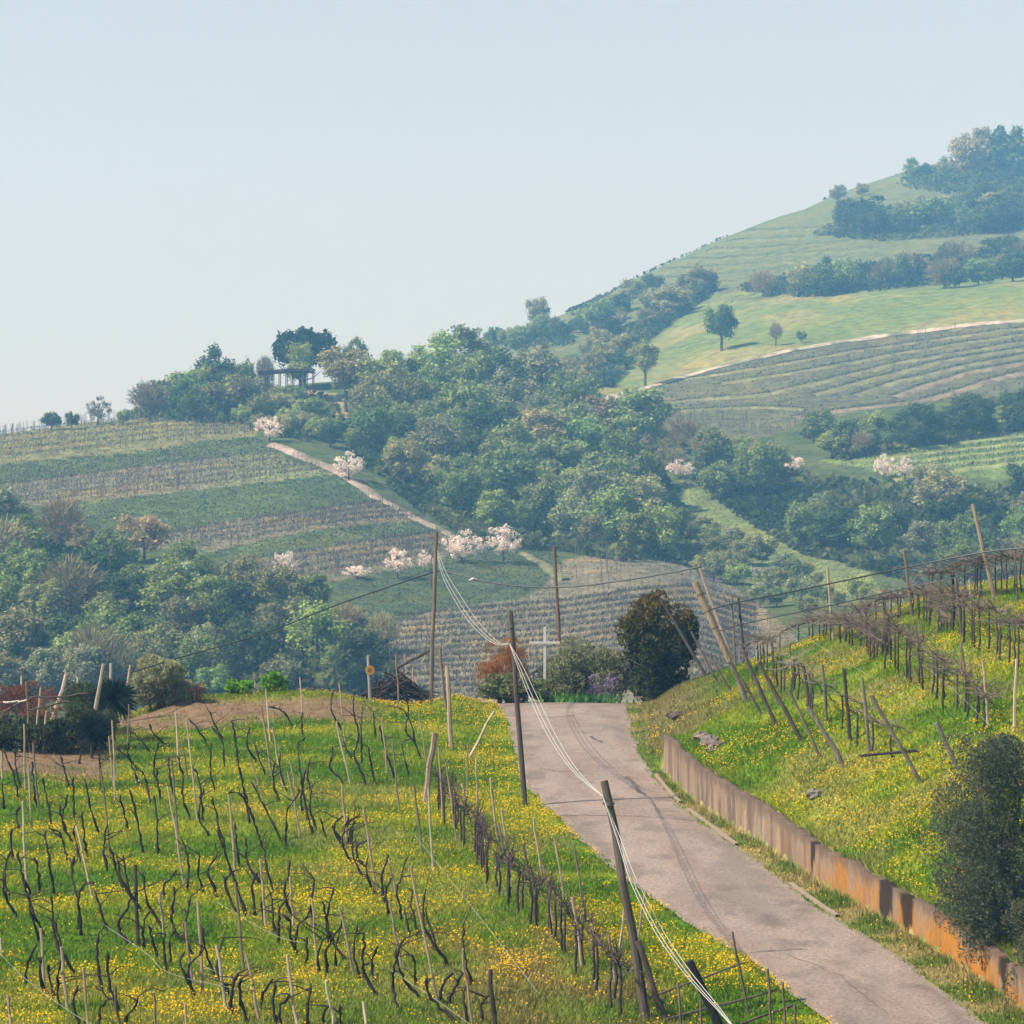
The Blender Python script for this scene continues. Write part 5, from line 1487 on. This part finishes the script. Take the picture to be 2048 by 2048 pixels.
# beam tied across the tall pole
W = [P(*cc(4, *q), 110.5) for q in ((1180, 140), (1300, 80), (1440, -5))]
m = MB(); m.tube(smooth_path(W, 7, rng, 0.02), [0.06] * 7, 6)
tag(obj('slanting_beam', m.mesh('slanting_beam', M_wood, W[0]), None, tuple(W[0]), DARKW), 'dark slanting beam tied across the tallest pole above the brushwood', 'beam')


def cable(pts, r, mat, label, name='cable', n=40, group=None, jig=0.0, cat='cable'):
    """pts: (px, py, D)"""
    W = np.array([P(*p) for p in pts]); k = len(W)
    # Catmull-Rom through the points
    out = []
    for i in range(k - 1):
        p0, p1, p2, p3 = W[max(i - 1, 0)], W[i], W[i + 1], W[min(i + 2, k - 1)]
        for t in np.linspace(0, 1, n // (k - 1) + 2, endpoint=(i == k - 2)):
            out.append(0.5 * ((2 * p1) + (-p0 + p2) * t + (2 * p0 - 5 * p1 + 4 * p2 - p3) * t * t + (-p0 + 3 * p1 - 3 * p2 + p3) * t ** 3))
    out = np.array(out)
    if jig: out[1:-1] += rng.normal(size=(len(out) - 2, 3)) * jig
    m = MB(); m.tube(out, r, 6)
    o = obj(name, m.mesh(name, mat, out[0], True), None, tuple(out[0]))
    return tag(o, label, cat, group)


def cl(pts, D0, D1):
    n = len(pts); return [(p[0], p[1], D0 + (D1 - D0) * i / (n - 1)) for i, p in enumerate(pts)]


SPANS = [
    (cl([cc(5, *q) for q in ((62, 110), (115, 300), (205, 470), (315, 630), (450, 755), (545, 765))], 110.6, 83.3), 'between the tallest pole and the lane pole'),
    (cl([cc(5, *q) for q in ((545, 765), (605, 900), (690, 1100), (810, 1350))] + [cc(6, 640, 130), cc(6, 825, 300)], 83.3, 56.3), 'over the lane'),
    (cl([cc(6, *q) for q in ((825, 305), (920, 560), (1000, 800), (1085, 985), (1200, 1200), (1370, 1440), (1560, 1660), (1700, 1830))], 56.2, 50.5), 'running down past the nearest pole'),
]
OFF = [((0, 0), 'upper'), ((4.0, -2.0), 'middle'), ((-2.5, 2.0), 'lower')]
for pts, w in SPANS:
    n = len(pts)
    for (ox, oy), nm in OFF:
        q = []
        for i, p in enumerate(pts):
            f = math.sin(math.pi * i / (n - 1)); q.append((p[0] + ox * f, p[1] + oy * f, p[2] + 0.1 * ox * f))
        cable(q, 0.0078, M_wire, f'{nm} white wire of the bundle {w}', 'white_wire', group='white wires along the lane', cat='wire')
cable([(120, 676, 104), (175, 659, 106), (265, 633, 108), (339, 604, 110), (436, 571, 110.8)], 0.030, M_cable, 'dark cable sagging from the tallest pole down to the hedge corner')
cable([(436, 571, 110.8), (456, 574, 110.5), (487, 582, 109.5), (530, 587, 108), (580, 586, 106.5), (640, 578, 105), (701, 567, 103.5)], 0.030, M_cable, 'pale knotted cable sagging across the lane between tallest pole and leaning post', jig=0.006)
m = MB(); kp = P(474.5, 580, 110.0)
m.tube([kp + (-0.22, 0, -0.02), kp + (-0.05, 0, 0.05), kp + (0.08, 0, 0.0), kp + (0.22, 0, -0.05)], [0.03, 0.07, 0.06, 0.03], 6)
tag(obj('cable_knot', m.mesh('cable_knot', M_wire, kp), None, tuple(kp)), 'pale knot on the cable spanning the lane', 'knot')
cable([(709, 610, 103), (739, 602, 103), (785, 593, 103), (828, 584, 103), (904, 568, 103), (979, 553, 102), (1024, 548, 101), (1090, 541, 100)], 0.032, M_cable, 'upper dark cable running along the bank stakes')
cable([(716, 632, 103), (743, 624, 103), (785, 615, 103), (828, 606, 103), (907, 588, 103), (960, 577, 102)], 0.022, M_cable, 'lower dark cable running below the upper bank cable')
cable([(436, 545, 110.8), (431, 562, 110.7), (432, 590, 110.7)], 0.016, M_cable, 'short dark cable hanging down the tallest pole')
for k, (cr, pts, lb) in enumerate((
        (2, ((0, 970), (180, 1150), (500, 1390), (760, 1540)), 'slack trellis wire at the bottom corner of the vineyard'),
        (2, ((780, 750), (1100, 965), (1300, 1125), (1932, 1265)), 'slack trellis wire passing the stout black post'),
        (3, ((-60, 540), (350, 775), (620, 835)), 'slack trellis wire in the middle of the vineyard'),
        (3, ((1330, 70), (1650, 470), (1932, 830), (2200, 1180)), 'long bright trellis wire beside the dense row'),
        (3, ((1150, 1010), (1500, 1240), (1800, 1460)), 'slack trellis wire under the dense row'),
        (2, ((1440, 1020), (1932, 1250)), 'short trellis wire between two stakes low in the vineyard'),
        (7, ((700, 640), (1000, 830), (1440, 1085)), 'bright trellis wire across the bank slope'),
        (7, ((940, 590), (1300, 780), (1800, 1020)), 'trellis wire tying the front bank row'),
        (7, ((1420, 860), (1600, 1010), (1760, 1170)), 'trellis wire slanting down to the big olive bush'))):
    q = [cc(cr, *p) for p in pts]
    D = [min(hit(p[0], p[1] + 22)[0], 110) for p in q]
    cable([(p[0], p[1], d) for p, d in zip(q, D)], 0.0035, M_twire, lb, 'trellis_wire', n=24, group='trellis wires', cat='wire')

# rod trellis by the lane ---------------------------------------------
def rod_trellis():
    D = 57.0
    o0 = P(*cc(6, 1450, 1650), D); o0[2] = float(near_z(np.array([o0[0]]), np.array([o0[1]]))[0])
    e = empty('rod_trellis', tuple(o0), 'open trellis of thin brown rods beside the lane', 'trellis')
    def rod(name, a, b, r, d0=D, d1=D):
        m = MB(); A, B = P(*a, d0), P(*b, d1)
        m.tube(smooth_path([A, (A + B) / 2, B], 6, rng, 0.006), r, 6)
        obj(name, m.mesh(name, M_wood, o0), e, color=jit((0.13, 0.10, 0.075), rng, 0.15))
    for tp, bt in ((cc(6, 1655, 1170), cc(6, 1772, 1715)), (cc(6, 1885, 1405), cc(6, 1908, 1800)), (cc(6, 1308, 1495), cc(6, 1332, 1820)), (cc(6, 1450, 1610), cc(6, 1462, 1850)), (cc(8, 685, 1460), cc(8, 702, 1720)), (cc(8, 745, 1565), cc(8, 758, 1760))):
        b = gpt(*bt)
        rod('upright', (512 + F * b[0] / b[1], 512 - F * b[2] / b[1] + 4), tp, 0.026, b[1], b[1])
    rod('rail', cc(6, 1105, 1602), cc(6, 1735, 1368), 0.022, 56.8, 58.6)
    rod('rail', cc(6, 1235, 1732), cc(6, 1940, 1548), 0.024, 55.6, 57.6)
    rod('rail', cc(8, 470, 1674), cc(8, 735, 1578), 0.024, 55.2, 56.8)


rod_trellis()

# ------------------------------------------------------------------ bushes by the crest and elsewhere
def leafy(center, radii, n, leaf, r, clumps=22, up=0.3, asp=2.2, crad=(0.26, 0.42), shell=0.85):
    """leaf quads over overlapping clumps; world units"""
    d = r.normal(size=(clumps, 3)); d /= np.linalg.norm(d, axis=1)[:, None]
    cen = d * (0.3 + 0.6 * r.random(clumps) ** 0.6)[:, None]
    cr = crad[0] + (crad[1] - crad[0]) * r.random(clumps)
    k = r.choice(clumps, n, p=cr ** 2 / (cr ** 2).sum())
    nd = r.normal(size=(n, 3)); nd[:, 2] += up; nd /= np.linalg.norm(nd, axis=1)[:, None]
    pos = (cen[k] + nd * (cr[k] * (shell + (1.1 - shell) * r.random(n)))[:, None]) * np.array(radii) + np.array(center)
    ax = nd * 0.6 + r.normal(size=(n, 3)) * 0.7; ax[:, 2] += up; ax /= np.linalg.norm(ax, axis=1)[:, None]
    sd = np.cross(ax, r.normal(size=(n, 3))); sd /= np.linalg.norm(sd, axis=1)[:, None]
    L = leaf * (0.6 + 0.8 * r.random(n))[:, None]; W = L / asp
    V = np.stack([pos - ax * L * 0.5, pos - sd * W * 0.5, pos + ax * L * 0.5, pos + sd * W * 0.5], 1)
    var = (0.8 + 0.4 * r.random(clumps))[k] * (0.65 + 0.7 * r.random(n))
    return V.reshape(-1, 3), np.repeat(np.repeat(var[:, None, None], 4, 1), 3, 2).reshape(-1, 3)


def bush(name, px0, px1, py0, py1, D, n, leaf, color, label, cat='bush', blobs=None, tip=None, stems=7, up=0.3, asp=2.2, group=None, crad=(0.26, 0.42), clumps=22):
    """a bush filling the given box of sight at distance D; blobs = list of (fx, fz, rx, rz) in box units"""
    r = np.random.default_rng(int(px0 * 7 + py0))
    a, c = P(px0, py1, D), P(px1, py0, D)
    W, Hh = c[0] - a[0], c[2] - a[2]
    gz = float(near_z(np.array([(a[0] + c[0]) / 2]), np.array([D]))[0])
    if abs(gz - a[2]) > 0.15 and a[2] > gz:      # let the skirt of the bush reach the ground
        a[2] = gz + 0.02; Hh = c[2] - a[2]
    base = np.array([(a[0] + c[0]) / 2, D, gz])
    e = empty(name, tuple(base), label, cat, group)
    blobs = blobs or [(0.5, 0.5, 0.5, 0.5)]
    area = np.array([b[2] * b[3] for b in blobs])
    V, C = [], []
    for bl, k in zip(blobs, (n * area / area.sum()).astype(int)):
        cx, cz = a[0] + W * bl[0], a[2] + Hh * bl[1]
        v, cc_ = leafy((cx, D + r.normal() * 0.15 * W, cz), (W * bl[2], W * bl[2] * 0.9 if W < 5 else W * bl[2] * 0.5, Hh * bl[3]), k, leaf, r, up=up, asp=asp, crad=crad, clumps=clumps)
        V.append(v); C.append(cc_)
    V = np.concatenate(V); C = np.concatenate(C)
    g = near_z(V[:, 0], V[:, 1]); V[:, 2] = np.maximum(V[:, 2], g + 0.02)
    if tip is not None:       # younger growth of another colour towards the shoot tips
        f = sst(0.55, 1.0, (V[:, 2] - a[2]) / Hh + (r.random(len(V)) - 0.5) * 0.5)
        C = C * ((1 - f)[:, None] + f[:, None] * np.array(tip))
    obj('foliage', np_mesh('foliage', V - base, np.arange(len(V)).reshape(-1, 4), M_leaf, C), e, color=color)
    for _ in range(stems):
        m = MB(); t = np.array([a[0] + W * (0.25 + 0.5 * r.random()), D + r.normal() * 0.2, a[2] + Hh * (0.4 + 0.4 * r.random())])
        s0 = base + np.array([r.normal() * W * 0.08, r.normal() * 0.1, -0.05])
        m.tube(smooth_path([s0, (s0 + t) / 2 + r.normal(size=3) * 0.08, t], 6, r, 0.01), np.linspace(0.04, 0.012, 6), 5)
        obj('stem', m.mesh('stem', M_bark, base, True), e, color=(0.06, 0.048, 0.038))
    return e


bush('round_bush', 619, 697, 597, 684, 113.6, 22000, 0.17, (0.050, 0.062, 0.024), 'big dark round bush with rusty shoot tips at the top of the bank', blobs=[(0.5, 0.62, 0.46, 0.40), (0.52, 0.28, 0.36, 0.32), (0.28, 0.58, 0.28, 0.30), (0.75, 0.6, 0.26, 0.30), (0.40, 0.16, 0.28, 0.22), (0.66, 0.14, 0.26, 0.22)], tip=(2.6, 1.5, 1.0), stems=5, crad=(0.14, 0.42), clumps=40)
bush('rusty_bush', 477, 527, 643, 690, 113.6, 9000, 0.17, (0.33, 0.14, 0.04), 'rusty orange twiggy bush behind the lane end', blobs=[(0.45, 0.5, 0.46, 0.5), (0.75, 0.55, 0.28, 0.42)], asp=11, up=1.4, crad=(0.3, 0.55))
bush('green_bush', 480, 545, 672, 700, 111.6, 12000, 0.13, (0.17, 0.19, 0.085), 'low grey-green bush at the lane end under the rusty bush', blobs=[(0.45, 0.45, 0.48, 0.5), (0.8, 0.4, 0.3, 0.4)])
bush('grey_bush', 540, 634, 646, 702, 114.2, 26000, 0.14, (0.20, 0.21, 0.115), 'wide grey-green rosemary bush to the side of the white cross', blobs=[(0.4, 0.5, 0.38, 0.5), (0.7, 0.48, 0.32, 0.48), (0.2, 0.36, 0.24, 0.38), (0.55, 0.3, 0.4, 0.36)], asp=3, crad=(0.2, 0.5))
bush('lilac_bush', 588, 622, 672, 692, 113.2, 1500, 0.08, (0.30, 0.22, 0.36), 'small lilac flowering bush beside the grey-green rosemary', blobs=[(0.5, 0.5, 0.5, 0.5)], stems=3)
bush('olive_bush', 125, 190, 659, 710, 106.5, 26000, 0.15, (0.25, 0.27, 0.17), 'rounded grey-green olive bush near the hedge corner', blobs=[(0.5, 0.5, 0.48, 0.5), (0.6, 0.7, 0.3, 0.3), (0.3, 0.4, 0.3, 0.36)], asp=4, up=0.8, tip=(1.5, 1.4, 1.2))
bush('big_olive_bush', 926, 1066, 734, 985, 60.4, 70000, 0.085, (0.085, 0.10, 0.066), 'big dark grey olive bush overhanging the end of the retaining wall', blobs=[(0.5, 0.62, 0.48, 0.38), (0.35, 0.42, 0.34, 0.30), (0.62, 0.40, 0.4, 0.34), (0.55, 0.18, 0.30, 0.20), (0.62, 0.85, 0.32, 0.16)], asp=4, up=0.2, crad=(0.2, 0.36), clumps=40, stems=9)
bush('low_olive_bush', 1000, 1078, 900, 1012, 57.3, 18000, 0.07, (0.10, 0.115, 0.07), 'lower grey olive bush spilling over the wall at the frame edge', blobs=[(0.5, 0.5, 0.5, 0.5), (0.4, 0.7, 0.35, 0.3)], asp=4)
bush('corner_hedge', -30, 108, 702, 742, 96.5, 20000, 0.13, (0.06, 0.075, 0.034), 'dark green clipped hedge in the bottom corner of the crest', 'hedge', blobs=[(0.25, 0.35, 0.3, 0.4), (0.6, 0.35, 0.3, 0.4), (0.85, 0.45, 0.2, 0.5), (0.05, 0.35, 0.2, 0.4)])
bush('red_hedge', -20, 70, 676, 712, 99.5, 9000, 0.13, (0.19, 0.085, 0.055), 'reddish dry hedge top behind the dark corner hedge', 'hedge', blobs=[(0.35, 0.45, 0.4, 0.5), (0.75, 0.4, 0.3, 0.4)], asp=5, up=0.9)
bush('hedge_shrub', 55, 110, 676, 712, 101, 5000, 0.10, (0.075, 0.095, 0.04), 'small mixed green shrub between hedge and yuccas', blobs=[(0.5, 0.45, 0.5, 0.5)])
bush('leafy_clump', 224, 254, 679, 693, 108.5, 1500, 0.16, (0.16, 0.33, 0.03), 'bright lettuce-green leafy clump, smaller one on the crest', 'plant', stems=2, asp=1.4)
bush('leafy_clump', 259, 291, 675, 692, 108.8, 1700, 0.17, (0.16, 0.33, 0.03), 'bright lettuce-green leafy clump, larger one on the crest', 'plant', stems=2, asp=1.4)
bush('dry_shrub', 186, 205, 683, 700, 106, 900, 0.10, (0.26, 0.12, 0.08), 'small reddish dry shrub next to the rounded olive bush', stems=3, asp=5)


def blades(name, px, py, D, rpx, n, color, label, cat, upright=False, wd=0.035):
    r = np.random.default_rng(int(px * 3 + py))
    c = P(px, py, D); R = rpx * D / F
    c[2] = float(near_z(c[0:1], c[1:2])[0]) if upright else c[2]
    g = float(near_z(c[0:1], c[1:2])[0])
    base = np.array([c[0], c[1], g])
    e = empty(name, tuple(base), label, cat)
    V, C = [], []
    for i in range(n):
        a = r.random() * 6.28
        if upright:
            p0 = base + np.array([r.normal() * R * 0.8, r.normal() * 0.25, 0]); d = np.array([r.normal() * 0.4, r.normal() * 0.4, 1.0]); L = 0.25 + 0.4 * r.random()
        else:
            el = -1.0 + 2.4 * r.random(); p0 = c; d = np.array([math.cos(a) * math.cos(el), math.sin(a) * math.cos(el), math.sin(el)]); L = R * (0.75 + 0.35 * r.random())
        d = d / np.linalg.norm(d); s = np.cross(d, (0.3, 1, 0.2)); s = s / np.linalg.norm(s) * wd
        mid = p0 + d * L * 0.55; tip = p0 + d * L + np.array([0, 0, -0.12 * L])
        V += [p0 - s * 0.6, p0 + s * 0.6, mid + s, tip, mid - s]; v = 0.6 + 0.8 * r.random(); C += [(v, v, v)] * 5
    V = np.array(V); T = []
    for i in range(n):
        k = i * 5; T += [(k, k + 1, k + 2), (k, k + 2, k + 4), (k + 4, k + 2, k + 3)]
    obj('leaves', np_mesh('leaves', V - base, np.array(T), M_leaf, np.array(C)), e, color=color)['kind'] = 'stuff'
    if not upright:
        m = MB(); m.tube([base - (0, 0, 0.1), (base + c) / 2, c], [0.06, 0.06, 0.05], 7)
        obj('stem', m.mesh('stem', M_bark, base), e, color=(0.05, 0.04, 0.03))


blades('yucca', 114, 699, 99.5, 26, 420, (0.020, 0.032, 0.026), 'dark spiky yucca, upper one beside the olive bush', 'yucca')
blades('yucca', 92, 731, 94, 22, 360, (0.020, 0.030, 0.028), 'dark spiky yucca, lower one on the bare earth', 'yucca')
blades('iris_clump', 566, 700, 111.2, 12, 70, (0.10, 0.24, 0.045), 'bright green iris leaves at the foot of the white cross', 'plant', True)
blades('iris_clump', 596, 700, 111.0, 17, 90, (0.06, 0.16, 0.045), 'darker green iris leaves at the lane end below the rosemary', 'plant', True)


# white cross -----------------------------------------------------------
def cross():
    D = 112.3
    b = P(544.7, 702, D); b[2] = float(near_z(b[0:1], b[1:2])[0])
    e = empty('wayside_cross', tuple(b), 'slim white wooden wayside cross among bushes at the lane end', 'cross')
    t = P(544.7, 627, D)
    m = MB(); m.box((b[0] - 0.05, D - 0.05, b[2] - 0.2), (b[0] + 0.05, D + 0.05, t[2]))
    obj('upright', m.mesh('upright', M_white, b), e)
    l, r = P(529, 642.5, D), P(560, 643.5, D)
    m = MB(); m.box((l[0], D - 0.085, l[2] - 0.045), (r[0], D - 0.052, l[2] + 0.045))
    obj('crossbeam', m.mesh('crossbeam', M_white, b), e)


cross()


# warning sign ------------------------------------------------------------
def sign():
    b = gpt(370.5, 697); D = b[1]
    t = P(368, 655.5, D)
    e = empty('sign_post', tuple(b), 'thin grey post with small round yellow warning sign by the brushwood', 'sign')
    m = MB(); m.tube([b - (0, 0, 0.2), t], [0.06, 0.055], 7); obj('post', m.mesh('post', M_wood, b), e, color=(0.30, 0.27, 0.27))
    c = P(370, 670, D); m = MB()
    an = np.linspace(0, 2 * math.pi, 25)[:-1]
    for rad, y0, col in ((0.24, -0.075, None),):
        m.tube([c + (0, -0.075, 0), c + (0, -0.095, 0)], 0.18, 24)
    obj('sign_plate', m.mesh('sign_plate', M_plain, b), e, color=(0.45, 0.24, 0.02))
    m = MB(); m.tube([c + (0, -0.097, 0.0), c + (0, -0.102, 0.0)], 0.09, 12)
    obj('symbol', m.mesh('symbol', M_plain, b), e, color=(0.25, 0.09, 0.02))


sign()


# brushwood pile ----------------------------------------------------------
def brush_pile():
    b = gpt(398, 706); D = b[1]
    e = empty('brushwood_pile', tuple(b), 'dark heap of cut vine branches on the crest beside the tallest pole', 'brushwood')
    s = D / F
    for i in range(110):
        f = rng.random(); x = (367 + 62 * f - 398) * s
        top = 27 * s * math.sin(math.pi * np.clip(f * 0.9 + 0.08, 0, 1)) ** 0.8
        z = top * rng.random() ** 0.6; y = rng.normal() * 0.5
        L = 0.35 + 0.5 * rng.random(); a = rng.normal() * 0.22 + (0.42 if f < 0.5 else -0.42); w = rng.normal() * 0.5
        d = np.array([math.cos(a) * math.cos(w), math.sin(w), math.sin(a)]) * L
        c = np.array([x, y, z + 0.06])
        m = MB(); m.tube(smooth_path([c - d, c + rng.normal(size=3) * 0.04, c + d], 5, rng, 0.015), np.linspace(0.04, 0.02, 5) * (0.6 + 0.8 * rng.random()), 5)
        obj('branch', m.mesh('branch', M_bark), e, color=jit((0.045, 0.032, 0.028), rng, 0.4))


brush_pile()


# stones -------------------------------------------------------------------
def stone(px, py, r, label, col=(0.24, 0.2, 0.17), group='stones on the bank'):
    b = gpt(px, py)
    n, k = 9, 6; V = []
    rr = np.random.default_rng(int(px * 11))
    for j in range(k + 1):
        th = math.pi * j / k
        for i in range(n):
            ph = 2 * math.pi * i / n; q = r * (0.75 + 0.5 * rr.random())
            V.append((math.cos(ph) * math.sin(th) * q * 1.3, math.sin(ph) * math.sin(th) * q, math.cos(th) * q * 0.75 + r * 0.35))
    T = []
    for j in range(k):
        for i in range(n):
            a, b_ = j * n + i, j * n + (i + 1) % n; T += [(a, a + n, b_), (b_, a + n, b_ + n)]
    o = obj('stone', np_mesh('stone', np.array(V), np.array(T), M_stone), None, tuple(b), col)
    tag(o, label, 'stone', group)


stone(702, 739, 0.22, 'brownish stone, highest of the small heap above the wall end', (0.2, 0.15, 0.12))
stone(709, 744, 0.26, 'pale grey stone in the middle of the heap above the wall end', (0.14, 0.118, 0.10))
stone(716, 748, 0.22, 'grey stone, lowest of the heap above the wall end', (0.16, 0.13, 0.115))
stone(712, 751, 0.16, 'small brown stone under the heap above the wall end', (0.18, 0.14, 0.12))
stone(815, 797, 0.2, 'single grey stone in the grass of the bank', (0.16, 0.145, 0.12))
stone(555, 702, 0.28, 'flat brown stone at the foot of the white cross', (0.19, 0.12, 0.09), None)
stone(678, 718, 0.22, 'dark stump-like stone by the upper bend of the bank', (0.10, 0.075, 0.06))
stone(672, 717, 0.16, 'small dark stone beside the stump-like stone', (0.09, 0.07, 0.06))


# ------------------------------------------------------------------ haze
def haze():
    lo, hi = (-640, -12, -62), (640, 1760, 235)
    m = MB(); m.box(lo, hi)
    mt, nt, out = new_mat('valley_haze')
    v = nt.nodes.new('ShaderNodeVolumePrincipled')
    v.inputs['Color'].default_value = (*HAZE_COLOR, 1)
    v.inputs['Density'].default_value = HAZE_DENSITY
    v.inputs['Absorption Color'].default_value = (1, 1, 1, 1)
    v.inputs['Anisotropy'].default_value = 0.0
    nt.links.new(v.outputs[0], out.inputs['Volume'])
    o = obj('haze', m.mesh('haze', mt))
    tag(o, 'pale blue haze filling the valley air', 'haze', kind='stuff')


haze()
